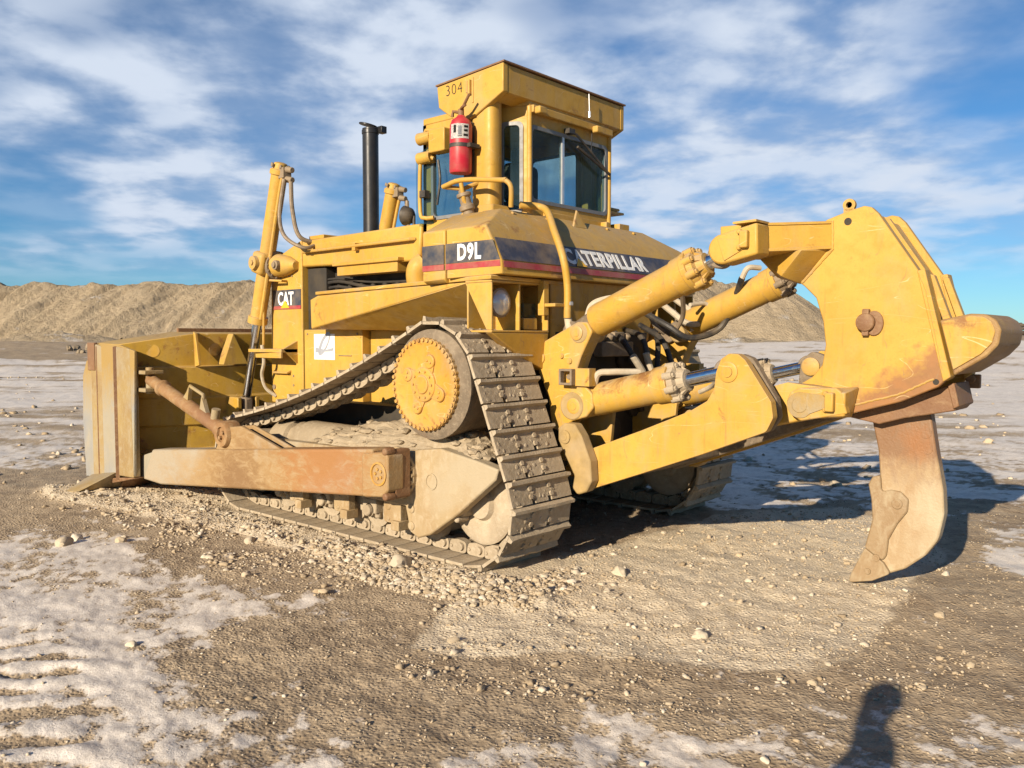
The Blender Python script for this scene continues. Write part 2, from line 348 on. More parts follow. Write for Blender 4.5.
def catmull(pts, n=8):
    P = [Vector(p) for p in pts]; P = [P[0] * 2 - P[1]] + P + [P[-1] * 2 - P[-2]]; out = []
    for i in range(1, len(P) - 2):
        for k in range(n):
            t = k / n; a, b, c, d = P[i - 1:i + 3]
            out.append(.5 * ((2 * b) + (c - a) * t + (2 * a - 5 * b + 4 * c - d) * t * t + (3 * b - a - 3 * c + d) * t ** 3))
    out.append(P[-2]); return out
def tube(bm, pts, r, seg=10, smooth=0):
    P = catmull(pts, smooth) if smooth else [Vector(p) for p in pts]
    prev = None; rings = []
    for i, p in enumerate(P):
        d = (P[min(i + 1, len(P) - 1)] - P[max(i - 1, 0)]).normalized()
        if prev is None: u, w = basis(d)
        else:
            u = (prev - d * prev.dot(d)).normalized(); w = d.cross(u)
        prev = u
        rings.append([bm.verts.new(p + (u * math.cos(2 * math.pi * k / seg) + w * math.sin(2 * math.pi * k / seg)) * r) for k in range(seg)])
    for a, b in zip(rings, rings[1:]):
        for k in range(seg): bm.faces.new((a[k], a[(k + 1) % seg], b[(k + 1) % seg], b[k]))
    bm.faces.new(rings[0][::-1]); bm.faces.new(rings[-1])
def corner(pts, r, n=5):
    """round the corners of a 2-D outline (r may be a list)"""
    out = []; k = len(pts); P = [Vector(p) for p in pts]
    for i, p in enumerate(P):
        ri = r[i] if isinstance(r, (list, tuple)) else r
        a = P[i - 1] - p; b = P[(i + 1) % k] - p
        if ri <= 1e-6: out.append(tuple(p)); continue
        ang = a.angle(b); t = min(ri / math.tan(ang / 2), a.length * .45, b.length * .45)
        p0 = p + a.normalized() * t; p2 = p + b.normalized() * t
        for j in range(n + 1):
            s = j / n; out.append(tuple(p0 * (1 - s) ** 2 + p * 2 * s * (1 - s) + p2 * s * s))
    return out
def circ(c, r, n=20, a0=0, a1=2 * math.pi, full=True):
    return [(c[0] + r * math.cos(a0 + (a1 - a0) * i / (n if full else n - 1)), c[1] + r * math.sin(a0 + (a1 - a0) * i / (n if full else n - 1))) for i in range(n)]
def xz(pix, Y): return [(p.x, p.z) for p in (PY(x, y, Y) for x, y in pix)]
def yz(pix, X): return [(p.y, p.z) for p in (PX(x, y, X) for x, y in pix)]
def mirror(o, parent=None):
    """a copy of a part on the other side of the machine"""
    c = o.copy(); c.data = o.data.copy()
    c.data.transform(Matrix.Scale(-1, 4, (0, 1, 0))); c.data.flip_normals(); COL.objects.link(c)
    if parent is not None: c.parent = parent
    return c
def text_mesh(s, size, depth, bold=.0, xs=1.0, spacing=1.0):
    cu = bpy.data.curves.new('txt', 'FONT'); cu.body = s; cu.size = size; cu.extrude = depth; cu.offset = bold; cu.space_character = spacing; cu.resolution_u = 3
    o = bpy.data.objects.new('txt', cu); COL.objects.link(o)
    dg = bpy.context.evaluated_depsgraph_get(); me = bpy.data.meshes.new_from_object(o.evaluated_get(dg))
    bpy.data.objects.remove(o); bpy.data.curves.remove(cu)
    co = [v.co.copy() for v in me.vertices]
    x0 = min(c.x for c in co); x1 = max(c.x for c in co); y0 = min(c.y for c in co); y1 = max(c.y for c in co)
    return me, (x0, x1, y0, y1)
def put_text(name, s, mat, parent, origin, ux, uy, width, height, bold=.0, depth=.003, spacing=1.0):
    """lettering fitted to width x height; origin = its lower left corner on the surface"""
    me, (x0, x1, y0, y1) = text_mesh(s, 1.0, .5, bold, 1, spacing)
    ux = Vector(ux).normalized(); uy = Vector(uy).normalized(); n = ux.cross(uy); o0 = Vector(origin)
    for v in me.vertices:
        c = v.co
        v.co = o0 + ux * ((c.x - x0) / (x1 - x0) * width) + uy * ((c.y - y0) / (y1 - y0) * height) + n * (depth * (c.z + .5))
    me.name = name; me.materials.clear(); me.materials.append(M[mat]); me.update()
    o = bpy.data.objects.new(name, me); COL.objects.link(o); o.parent = parent; return o
# ------------------------------------------------------------------ the bulldozer
def hull(bm, pts):
    vs = [bm.verts.new(p) for p in pts]
    r = bmesh.ops.convex_hull(bm, input=vs)
    bmesh.ops.delete(bm, geom=[g for g in r['geom_interior'] if isinstance(g, bmesh.types.BMVert)], context='VERTS')
def hexbolt(bm, p, d, r=.02, h=.018):
    d = Vector(d).normalized(); p = Vector(p); cyl(bm, p - d * .01, p + d * h, r, r * .92, 6)
def pinhead(bm, p, d, r, h=.02):
    lathe(bm, p, d, [(-.02, r), (h * .7, r), (h, r * .88), (h, r * .55), (h * 1.25, r * .5)], 24)

doz = thing('bulldozer', 'large yellow tracked bulldozer with a raised rear ripper parked on gravel', 'bulldozer')

# ---- tracks: one shoe and one pair of links, copied along the loop
TY = 1.275
def tri_path():
    C = [(V(2.62, .48), .45), (V(0, 1.31), .46), (V(-.36, .47), .445)]
    segs = []; nrm = []
    for i in range(3):
        (c1, r1), (c2, r2) = C[i], C[(i + 1) % 3]
        d = c2 - c1; a = math.atan2(d.y, d.x) - math.acos((r1 - r2) / d.length); nrm.append(a)
    pts = []
    for i in range(3):
        c, r = C[i]; a0 = nrm[i - 1]; a1 = nrm[i]
        while a1 < a0: a1 += 2 * math.pi
        for k in range(41):
            a = a0 + (a1 - a0) * k / 40; pts.append(c + V(math.cos(a), math.sin(a)) * r)
        if i == 0:                               # slack in the upper run
            p = pts[-1]; c2, r2 = C[1]; q = c2 + V(math.cos(nrm[0]), math.sin(nrm[0])) * r2
            for k in range(1, 40):
                t = k / 40; s = p.lerp(q, t); s = s + V(0, -.40 * t * (1 - t)); pts.append(s)
        else:
            p = pts[-1]; c2, r2 = C[(i + 1) % 3]; q = c2 + V(math.cos(nrm[i]), math.sin(nrm[i])) * r2
            for k in range(1, 40): pts.append(p.lerp(q, k / 40))
    return pts
tp = tri_path(); tl = [0]
for a, b in zip(tp, tp[1:] + tp[:1]): tl.append(tl[-1] + (b - a).length)
NSH = round(tl[-1] / .187); PITCH = tl[-1] / NSH
def along(s):
    s %= tl[-1]
    for i in range(len(tp)):
        if tl[i + 1] >= s:
            a, b = tp[i], tp[(i + 1) % len(tp)]; t = (s - tl[i]) / max(1e-9, tl[i + 1] - tl[i]); return a.lerp(b, t)
def shoe_mesh(k):
    bm = B(); h = PITCH / 2; w = .325; n = .022
    out = [(-h + .016, -w), (h + .002, -w), (h + .002, -.115), (h - .03, -.115), (h - .03, -.075), (h + .002, -.075), (h + .002, .06), (h - .03, .06), (h - .03, .10), (h + .002, .10), (h + .002, w), (-h + .016, w)]
    slab(bm, [V(x, y, -n) for x, y in out], (0, 0, n))
    gx = -h + .035
    jit = [random.uniform(-.004, .004) for _ in range(9)]
    ys = [-w + 2 * w * i / 8 for i in range(9)]
    # grouser bar, worn unevenly
    bot = [V(gx - .02, y, -.002) for y in ys]; r = random.Random(k)
    ring = []
    for y in ys:
        t = .034 + r.uniform(-.007, .004)
        ring.append([bm.verts.new(v) for v in (V(gx - .022, y, -.005), V(gx + .024, y, -.005), V(gx + .010, y, t), V(gx - .012, y, t + r.uniform(-.003, .003)))])
    for a, b in zip(ring, ring[1:]):
        for i in range(4): bm.faces.new((a[i], a[(i + 1) % 4], b[(i + 1) % 4], b[i]))
    bm.faces.new(ring[0][::-1]); bm.faces.new(ring[-1])
    for y in (-.115, .09):
        for x in (-.012, .050):
            hexbolt(bm, (x + r.uniform(-.004, .004), y + r.uniform(-.01, .01), 0), (0, 0, 1), .020, .013)
    # mud lumps round the bolts
    for _ in range(20):
        x = r.uniform(-.05, h - .01); y = r.choice((-.115, .09)) + r.gauss(0, .045) if r.random() < .6 else r.uniform(-.31, .31)
        s = r.uniform(.004, .016)
        mtx = Matrix.Translation((x, y, 0)) @ Matrix.Rotation(r.uniform(0, 6), 4, 'Z') @ Matrix.Diagonal((s * r.uniform(.8, 2), s, s * .55, 1))
        bmesh.ops.create_icosphere(bm, subdivisions=1, radius=1, matrix=mtx)
    me = bpy.data.meshes.new('track_shoe'); bmesh.ops.recalc_face_normals(bm, faces=bm.faces); bm.to_mesh(me); bm.free()
    me.polygons.foreach_set('use_smooth', [True] * len(me.polygons)); me.set_sharp_from_angle(angle=math.radians(35))
    me.materials.append(M['mud']); return me
def link_mesh():
    bm = B(); h = PITCH / 2
    for s in (-1, 1):
        prof = corner([(-h - .02, -.03), (-h - .02, -.115), (-.03, -.128), (h * .55, -.115), (h * .8, -.03)], .035, 4)
        pry(bm, prof, s * .105 - .03, s * .105 + .03)
        cyl(bm, (-h + .03, s * .14, -.078), (-h + .03, s * .155, -.078), .03, .028, 14)
        cyl(bm, (h * .45, s * .13, -.07), (h * .45, s * .142, -.07), .014, .014, 6)
    cyl(bm, (-h + .03, -.09, -.078), (-h + .03, .09, -.078), .036, .036, 12)
    me = bpy.data.meshes.new('track_link'); bmesh.ops.recalc_face_normals(bm, faces=bm.faces); bm.to_mesh(me); bm.free()
    me.polygons.foreach_set('use_smooth', [True] * len(me.polygons)); me.set_sharp_from_angle(angle=math.radians(35))
    me.materials.append(M['mud']); return me
shoes = [shoe_mesh(k) for k in range(4)]; lmesh = link_mesh()
def lathe_part(name, p, d, prof, mat, parent, seg=40, bevel=0): 
    bm = B(); lathe(bm, p, d, prof, seg); return link(name, bm, mat, parent, bevel)
def make_track(sy):
    yc = TY * sy
    bm = B()                                     # the part itself: front idler in the loop
    lathe(bm, (2.62, yc - .16, .48), (0, 1, 0), [(0, .10), (0, .24), (.03, .27), (.05, .30), (.27, .30), (.29, .27), (.32, .24), (.32, .10)], 40)
    t = link('track', bm, 'mud', doz)
    bm = B()
    lathe(bm, (-.36, yc - .18, .45), (0, 1, 0), [(0, .09), (0, .20), (.03, .265), (.04, .295), (.32, .295), (.335, .27), (.34, .20), (.325, .12), (.36, .10), (.36, .02)], 48)
    link('idler_wheel', bm, 'mud', t)
    for k in range(NSH):
        s = (k + .5) * PITCH; p = along(s); d = (along(s + .02) - along(s - .02)).normalized(); n = V(d.y, -d.x)
        mt = Matrix(((d.x, 0, n.x, p.x), (0, 1, 0, yc), (d.y, 0, n.y, p.y), (0, 0, 0, 1)))
        if mt.to_3x3().determinant() < 0: mt = mt @ Matrix.Diagonal((1, -1, 1, 1))
        o = bpy.data.objects.new('track_shoe', shoes[k % 4]); COL.objects.link(o); o.parent = t; o.matrix_world = mt
        o = bpy.data.objects.new('track_link', lmesh); COL.objects.link(o); o.parent = t; o.matrix_world = mt
    return t
make_track(1); make_track(-1)

# ---- final drives
def make_final(sy):
    d = V(0, sy, 0)
    bm = B(); lathe(bm, (0, .95 * sy, 1.31), d, [(0, .30), (.22, .30), (.25, .385), (.56, .395), (.60, .405), (.625, .405), (.64, .37)], 56)
    f = link('final_drive', bm, 'muddark', doz)
    bm = B()                                     # sprocket
    g = []
    for i in range(26):
        a = 2 * math.pi * i / 26; w = math.pi / 26
        for da, r in ((-.8, .285), (-.35, .35), (.35, .35), (.8, .285)): g.append((math.cos(a + da * w) * r, 1.31 + math.sin(a + da * w) * r))
    pry(bm, g, (TY - .04) * sy, (TY + .04) * sy); link('sprocket', bm, 'muddark', f, .006)
    bm = B(); lathe(bm, (0, 1.575 * sy, 1.31), d, [(0, .355), (.02, .362), (.04, .362), (.046, .352), (.046, .33), (.040, .32), (.040, .14), (.056, .135), (.060, .128), (.060, .075), (.072, .07), (.072, .0001)], 64)
    for i in range(4):
        a = math.radians(22 + 90 * i); c = V(math.cos(a) * .195, 1.615 * sy, 1.31 + math.sin(a) * .195)
        lathe(bm, c, d, [(-.01, .056), (.014, .056), (.02, .048), (.02, .0001)], 20)
        c2 = V(math.cos(a) * .135, 1.610 * sy, 1.31 + math.sin(a) * .135)
        u = V(math.cos(a), 0, math.sin(a)); w = V(-math.sin(a), 0, math.cos(a))
        slab(bm, [c2 + u * .06 + w * .052, c2 - u * .06 + w * .07, c2 - u * .06 - w * .07, c2 + u * .06 - w * .052], d * .016)
        for q in (-.02, .02): hexbolt(bm, c + u * .0 + w * q + d * .018, d, .012, .01)
    fit = lambda b: [setattr(v, 'co', V(v.co.x * .93 + .035, v.co.y, 1.31 + (v.co.z - 1.31) * .93)) for v in b.verts]
    fit(bm); hc = link('hub_cover', bm, 'hub', f, .003)
    bm = B()
    for i in range(44):
        a = 2 * math.pi * i / 44; c = V(math.cos(a) * .35, 1.60 * sy, 1.31 + math.sin(a) * .35)
        lathe(bm, c - d * .01, d, [(0, .021), (.032, .021), (.032, .0155), (.045, .0145)], 10)
    for i in range(10):
        a = 2 * math.pi * i / 10; c = V(math.cos(a) * .105, 1.633 * sy, 1.31 + math.sin(a) * .105); hexbolt(bm, c, d, .010, .012)
    fit(bm); explode(link('bolt', bm, 'hub', f), 'bolt')
make_final(1); make_final(-1)

# ---- track frames, rollers, caked mud
def lump(name, pts, mat, parent, amp=.03, seed=0, sub=3):
    bm = B(); hull(bm, pts)
    for _ in range(sub): bmesh.ops.subdivide_edges(bm, edges=bm.edges[:], cuts=1, use_grid_fill=True)
    bmesh.ops.triangulate(bm, faces=bm.faces[:])
    bmesh.ops.smooth_vert(bm, verts=bm.verts[:], factor=.5, use_axis_x=True, use_axis_y=True, use_axis_z=True)
    bm.normal_update(); base_ = [(v.co.copy(), v.normal.copy()) for v in bm.verts]; rr_ = random.Random(seed)
    for v in bm.verts:
        q = v.co * 6 + V(seed, 0, 0); v.co += V(mnoise.noise(q), mnoise.noise(q + V(9, 0, 0)), mnoise.noise(q + V(0, 9, 0))) * amp
        q = v.co * 19; v.co += V(mnoise.noise(q), mnoise.noise(q + V(9, 0, 0)), mnoise.noise(q + V(0, 9, 0))) * amp * .6
        q = v.co * 45; v.co += V(mnoise.noise(q), mnoise.noise(q + V(9, 0, 0)), mnoise.noise(q + V(0, 9, 0))) * amp * .25
    for _ in range(90):
        p_, n_ = rr_.choice(base_)
        if n_.z < .15: continue
        s = rr_.uniform(.012, .045); bmesh.ops.create_icosphere(bm, subdivisions=1, radius=1, matrix=Matrix.Translation(p_ + n_ * .01) @ Matrix.Rotation(rr_.uniform(0, 6), 4, 'Z') @ Matrix.Diagonal((s * 1.3, s, s * .7, 1)))
    return link(name, bm, mat, parent)
def make_frame(sy):
    bm = B(); pry(bm, [(.02, .40), (.3, .34), (2.55, .34), (2.62, .55), (2.4, .70), (0, .74), (-.20, .70)], 1.02 * sy, 1.42 * sy)
    f = link('track_frame', bm, 'frame', doz, .012)
    bm = B(); pry(bm, [(2.45, .74), (.5, .77), (-.11, .85), (-.51, .79), (-.68, .755), (-.655, .68), (-.30, .40), (.00, .20), (.13, .155), (.22, .19), (.27, .38), (2.45, .40)], 1.50 * sy, 1.60 * sy)
    link('guard_plate', bm, 'frame', f, .012)
    bm = B()
    lathe(bm, (-.02, 1.595 * sy, .60), (0, sy, 0), [(0, .062), (.012, .062), (.012, .050), (.006, .048), (.006, .0001)], 24)
    for x, z in ((.20, .24), (.20, .37)): lathe(bm, (x, 1.595 * sy, z), (0, sy, 0), [(0, .034), (.012, .034), (.016, .026), (.016, .0001)], 16)
    explode(link('guard_boss', bm, 'frame', f), 'guard_boss')
    bm = B()                                     # the idler's bolted bearing cap below the guard
    cyl(bm, (-.22, 1.42 * sy, .42), (-.22, 1.53 * sy, .42), .075, .07, 20)
    hull(bm, [V(x, y * sy, z) for x, z in ((-.10, .36), (-.10, .50), (-.27, .47), (-.25, .38)) for y in (1.40, 1.51)])
    for x, z in ((-.26, .47), (-.23, .34)): cyl(bm, (x, 1.44 * sy, z), (x, 1.56 * sy, z), .026, .024, 10)
    link('bearing_cap', bm, 'mud', f, .012)
    for i, x in enumerate((.14, .46, .80, 1.10, 1.42, 1.74, 2.06)):
        bm = B(); lathe(bm, (x, 1.10 * sy, .265), (0, sy, 0), [(0, .06), (.0, .15), (.05, .15), (.06, .115), (.27, .115), (.28, .15), (.33, .15), (.335, .11), (.35, .06), (.42, .055), (.42, .0001)], 28)
        r = link('track_roller', bm, 'mud', f)
        if i % 2 == 0:
            bm = B()
            box(bm, x - .085, x + .085, 1.42 * sy, 1.52 * sy, .24, .36)
            for q in (-.055, .055): cyl(bm, (x + q, 1.47 * sy, .20), (x + q, 1.47 * sy, .40), .028, .028, 10)
            cyl(bm, (x, 1.44 * sy, .265), (x, 1.555 * sy, .265), .055, .045, 14)
            link('roller_collar', bm, 'mud', r, .01)
        else:
            bm = B(); pry(bm, corner([(x - .10, .40), (x - .10, .215), (x + .10, .215), (x + .10, .40)], [0, .03, .03, 0]), 1.50 * sy, 1.57 * sy)
            lathe(bm, (x + .04, 1.565 * sy, .34), (0, sy, 0), [(0, .026), (.012, .024), (.012, .0001)], 14)
            lathe(bm, (x + .04, 1.565 * sy, .25), (0, sy, 0), [(0, .02), (.012, .018), (.012, .0001)], 14)
            box(bm, x - .11, x - .02, 1.48 * sy, 1.60 * sy, .17, .245)
            link('guide_guard', bm, 'frame', r, .008)
    bm = B(); lathe(bm, (2.42, 1.26 * sy, .72), (-1, 0, -.02), [(0, .08), (.02, .15), (.25, .155), (.27, .125), (.34, .125), (.36, .155), (.48, .155), (.50, .19), (1.75, .20), (1.8, .1)], 28)
    for v in bm.verts:
        q = v.co * 7; v.co += V(0, mnoise.noise(q), mnoise.noise(q + V(5, 0, 0))) * .018
    link('recoil_housing', bm, 'mudcake', f)
    lump('mud_heap', [V(1.55, 1.0 * sy, .72), V(1.55, 1.56 * sy, .74), V(-.45, 1.56 * sy, .78), V(-.45, 1.0 * sy, .8), V(.85, 1.05 * sy, .90), V(.2, 1.05 * sy, 1.05), V(.1, 1.45 * sy, .95), V(-.25, 1.3 * sy, .93), V(1.3, 1.3 * sy, .9)], 'mudcake', f, .05, sy * 3, 4)
    lump('mud_heap', [V(-.2, 1.1 * sy, .74), V(-.2, 1.5 * sy, .78), V(-.48, 1.5 * sy, .78), V(-.48, 1.1 * sy, .75), V(-.34, 1.3 * sy, .90)], 'mudcake', f, .02, sy * 5)
    bm = B(); box(bm, .2, 2.4, .62 * sy, 1.04 * sy, .5, .68); box(bm, -.15, .9, .55 * sy, 1.1 * sy, .95, 1.25)
    link('inner_beam', bm, 'muddark', f, .02)
make_frame(1); make_frame(-1)

# ---- main hull under the machine
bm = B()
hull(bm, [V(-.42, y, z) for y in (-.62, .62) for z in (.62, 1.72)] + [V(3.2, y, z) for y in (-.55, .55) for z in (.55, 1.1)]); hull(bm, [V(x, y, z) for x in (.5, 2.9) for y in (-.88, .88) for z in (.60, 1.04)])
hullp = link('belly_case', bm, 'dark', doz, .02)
bm = B(); box(bm, .9, 2.9, -.48, .48, 1.0, 2.36); box(bm, 2.60, 2.915, -.60, .60, 1.0, 2.37); cyl(bm, (2.0, .40, 1.95), (2.0, .58, 1.95), .11); cyl(bm, (1.5, .42, 2.18), (2.6, .42, 2.18), .06)  # second box is a dark filler added for the shadowed gap behind the guard
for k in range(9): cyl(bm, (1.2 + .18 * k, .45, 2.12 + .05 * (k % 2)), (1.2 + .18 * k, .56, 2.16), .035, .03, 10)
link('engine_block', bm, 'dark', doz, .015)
bm = B()
for k in range(4):
    z = 2.09 + .05 * k; tube(bm, [(2.85, .52, z), (2.4, .56 + .01 * k, z + .03 * math.sin(k)), (1.9, .55, z - .05), (1.3, .52, z + .06 * math.cos(k))], .012 + .003 * (k % 3), 8, 5)
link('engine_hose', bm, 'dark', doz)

# ---- radiator guard with its decal, lift cylinders, step
bm = B()
rg = corner([(3.52, .95), (3.50, 2.30), (3.36, 2.52), (2.93, 2.665), (2.93, .95)], [.02, .04, .06, .02, .02])
pry(bm, rg, -.66, .66)
rgo = link('radiator_guard', bm, 'yelclean', doz, .012)
bm = B()
for z in (2.47, 2.36, 2.30, 2.04): 
    for x in (3.10, 3.16): hexbolt(bm, (x, .66, z), (0, 1, 0), .012, .006)
for z in (1.25, 1.15): hexbolt(bm, (3.1, .66, z), (0, 1, 0), .014, .006)
hexbolt(bm, (3.46, .66, 1.12), (0, 1, 0), .03, .012)
explode(link('guard_bolt', bm, 'grimy', rgo), 'guard_bolt')
y = .6625
a = PY(275.5, 300, y); b_ = PY(304, 297.5, y); c = PY(304, 316.5, y); d = PY(275.2, 318.5, y)
xl, xr = 3.46, 2.945; zt, zb = 2.16, 1.955
bm = B(); slab(bm, [V(xl, y, zb), V(xr, y, zb), V(xr, y, zt), V(xl, y, zt)], (0, .003, 0)); dec = link('logo_decal', bm, 'decal', rgo)
bm = B(); slab(bm, [V(xl, y + .0035, zb), V(xr, y + .0035, zb), V(xr, y + .0035, zb + .035), V(xl, y + .0035, zb + .035)], (0, .002, 0)); link('red_stripe', bm, 'red', dec)
put_text('lettering', 'CAT', 'white', dec, (3.36, y + .004, zb + .04), (-1, 0, 0), (0, 0, 1), .29, .145, .03, spacing=1.02)
bm = B(); slab(bm, [V(3.30, y + .010, zb + .012), V(3.14, y + .010, zb + .012), V(3.22, y + .010, zb + .095)], (0, .002, 0)); link('logo_triangle', bm, 'logoyel', dec)
# grab rail and step
bm = B(); tube(bm, [PY(282, 262 + 19, .72) + V(0, -.06, 0), PY(282, 281, .74), PY(265, 280, .78), PY(264, 285, .78), PY(263.5, 345, .78)], .013, 8)
link('grab_rail', bm, 'yeldirty', rgo)
bm = B()
hull(bm, [V(3.52, .66, 1.50), V(3.02, .66, 1.50), V(3.02, .86, 1.50), V(3.55, .92, 1.50), V(3.52, .66, 1.535), V(3.02, .66, 1.535), V(3.02, .86, 1.535), V(3.55, .92, 1.535)])
hull(bm, [V(3.02, .66, 1.38), V(3.02, .66, 1.62), V(3.02, .84, 1.53), V(3.05, .66, 1.38), V(3.05, .66, 1.62), V(3.05, .84, 1.53)])
box(bm, 3.02, 3.5, .84, .865, 1.44, 1.50)
st = link('step', bm, 'yeldirty', rgo, .004)
bm = B(); tube(bm, [(3.42, .66, 1.30), (3.42, .70, 1.28), (3.15, .70, 1.28), (3.15, .66, 1.30)], .012, 8); link('toe_rail', bm, 'yel', rgo)
bm = B(); tube(bm, [PY(262, 345, .85), PY(264, 362, .83), PY(262, 375, .8), PY(266, 388, .75), PY(276, 396, .66)], .02, 8, 6); link('hose', bm, 'hosedust', rgo)

def make_lift(sy):
    top = V(3.135, .765 * sy, 3.40); bot = V(3.885, .765 * sy, .90); ax = (bot - top).normalized(); Lc = (bot - top).length
    bm = B()
    lathe(bm, top, ax, [(-.07, .03), (-.06, .065), (.0, .08), (.01, .10), (.06, .10), (.065, .084), (1.58, .084), (1.585, .105), (1.66, .105), (1.67, .05)], 28)
    lc = link('lift_cylinder', bm, 'yelclean', doz, .003)
    bm = B(); lathe(bm, top + ax * 1.6, ax, [(0, .048), (Lc - 1.6, .048)], 20); link('rod', bm, 'chrome', lc)
    bm = B(); pry(bm, [(3.80, .80), (3.96, .80), (3.96, 1.0), (3.80, 1.0)], (.765 - .06) * sy, (.765 + .06) * sy); link('rod_eye', bm, 'grimy', lc, .03)
    bm = B()
    for a in range(6):
        q = 2 * math.pi * a / 6; u, w = basis(ax); hexbolt(bm, top - ax * .02 + (u * math.cos(q) + w * math.sin(q)) * .095, -ax, .017, .03)
    hull(bm, [top + V(-.05 + x, y, z) for x in (-.08, .03) for y in (-.05, .05) for z in (-.11, .0)])
    for z in (-.02, -.12): cyl(bm, top + V(-.12, 0, z), top + V(-.22, .0, z - .02), .035, .03, 10)
    explode(link('end_cap', bm, 'grimy', lc, .006), 'end_cap')
    # trunnion yoke half way down
    mid = top + ax * 1.0
    bm = B()
    u = V(-ax.z, 0, ax.x).normalized()            # square to the cylinder, in the side plane
    for s in (-1, 1):
        pass
    hull(bm, [mid + ax * a + V(0, y * sy, 0) + u * b for a in (-.12, .12) for y in (-.13, .13) for b in (-.10, .10)])
    yk = link('trunnion_yoke', bm, 'yelclean', lc, .04)
    bm = B()
    cyl(bm, mid + V(0, .13 * sy, 0), mid + V(0, .17 * sy, 0), .075, .07, 20); hexbolt(bm, mid + V(0, .165 * sy, 0) , (0, sy, 0), .03, .02)
    link('pin_cover', bm, 'yeldirty', yk)
    # fixed bearing on the guard
    bm = B()
    c0 = V(3.36, .66 * sy, 2.43)
    lathe(bm, V(3.32, .69 * sy, 2.42), (1, 0, .05), [(-.34, .045), (-.20, .10), (-.04, .125), (.0, .125)], 24)
    bb = link('trunnion_bearing', bm, 'yelclean', rgo, .004)
    bm = B(); lathe(bm, V(3.30, .69 * sy, 2.42), (1, 0, .05), [(-.0, .15), (.05, .155), (.06, .14)], 24)
    for k in range(14):
        a = 2 * math.pi * k / 14; hexbolt(bm, V(3.31, (.69 + .135 * math.cos(a)) * sy, 2.42 + .135 * math.sin(a)), (-1, 0, 0), .013, .015)
    lathe(bm, V(3.17, .80 * sy, 2.41), (0, sy, 0), [(-.05, .05), (.03, .05), (.03, .03), (.05, .03), (.05, .0001)], 16)
    link('bearing_flange', bm, 'grimy', bb, .004)
    # pipes and hoses
    bm = B(); tube(bm, [top + V(-.11, .03 * sy, -.05), top + ax * .25 + V(-.105, .03 * sy, 0), top + ax * .9 + V(-.105, .03 * sy, 0), top + ax * 1.62 + V(-.105, .03 * sy, 0)], .020, 8, 4); link('pipe', bm, 'yelclean', lc)
    bm = B()
    tube(bm, [top + V(-.16, .06 * sy, -.13), top + V(-.13, .10 * sy, -.5), top + V(-.22, .10 * sy, -.72), top + V(-.42, .02 * sy, -.84), (2.72, .62 * sy, 2.60)], .020, 8, 8)
    tube(bm, [top + V(-.22, .02 * sy, -.16), top + V(-.24, .02 * sy, -.45), top + V(-.33, .0 * sy, -.72), (2.75, .55 * sy, 2.62)], .022, 8, 8)
    link('hose', bm, 'grimy', lc)
make_lift(1); make_lift(-1)

# ---- engine hood
bm = B()
pry(bm, [(2.93, 2.385), (1.13, 2.34), (1.10, 2.675), (2.93, 2.655)], -.655, .655)
hood = link('hood', bm, 'yelclean', doz, .02)
bm = B(); tube(bm, [(2.86, .66, 2.535), (2.84, .70, 2.53), (1.2, .70, 2.535), (1.18, .66, 2.54)], .016, 8)
box(bm, 1.98, 2.03, .655, .71, 2.49, 2.56); link('hand_rail', bm, 'yelclean', hood)
bm = B(); box(bm, 2.60, 2.85, .40, .62, 2.66, 2.70); box(bm, 2.2, 2.45, -.1, .12, 2.66, 2.69); explode(link('hood_lug', bm, 'yelclean', hood, .006), 'hood_lug')
bm = B(); hull(bm, [V(x, y, z) for x in (2.28, 1.38) for y in (.56, .70) for z in (2.26, 2.385)]); box(bm, 2.32, 1.34, .56, .73, 2.352, 2.388)
link('side_cover', bm, 'yelclean', hood, .006)
bm = B(); tube(bm, [(1.12, .60, 2.33), (1.16, .64, 2.28), (1.18, .64, 2.20), (1.18, .60, 2.05)], .10, 18, 5); link('air_elbow', bm, 'yelclean', hood)
bm = B(); lathe(bm, (2.36, .2, 2.62), (0, 0, 1), [(0, .088), (.03, .088), (.03, .082), (1.17, .082), (1.17, .072), (1.05, .07), (1.05, .0001)], 32)
stk = link('exhaust_stack', bm, 'stack', doz)
bm = B()
lathe(bm, (2.36, .2, 3.735), (0, 0, 1), [(0, .083), (0, .088), (.04, .088), (.04, .083)], 32)
cyl(bm, (2.43, .23, 3.81), (2.21, .17, 3.78), .0, .0, 4) if False else None
cv = V(2.37, .22, 3.825)
lathe(bm, cv, (-.22, -.1, 1), [(-.008, .095), (.008, .095), (.012, .07)], 28)
hull(bm, [V(2.26 + x, .13 + y, 3.77 + z) for x in (-.035, .035) for y in (-.035, .035) for z in (-.03, .04)])
link('rain_cap', bm, 'stack', stk, .004)

# ---- lower engine side, fender
bm = B(); box(bm, 1.86, 2.80, .60, .73, .95, 1.735)
ep = link('side_panel', bm, 'yelclean', doz, .008)
bm = B(); box(bm, 1.0, 1.845, .50, .64, 1.0, 1.72); hexbolt(bm, (1.88, .73, 1.66), (0, 1, 0), .012, .008); link('rear_panel', bm, 'yel', ep, .008)
bm = B()
for x, z in ((1.93, 1.69), (2.74, 1.69), (2.74, 1.1), (1.93, 1.3)): hexbolt(bm, (x, .73, z), (0, 1, 0), .012, .006)
box(bm, 2.02, 2.22, .73, .738, 1.475, 1.482); explode(link('panel_bolt', bm, 'grimy', ep), 'panel_bolt')
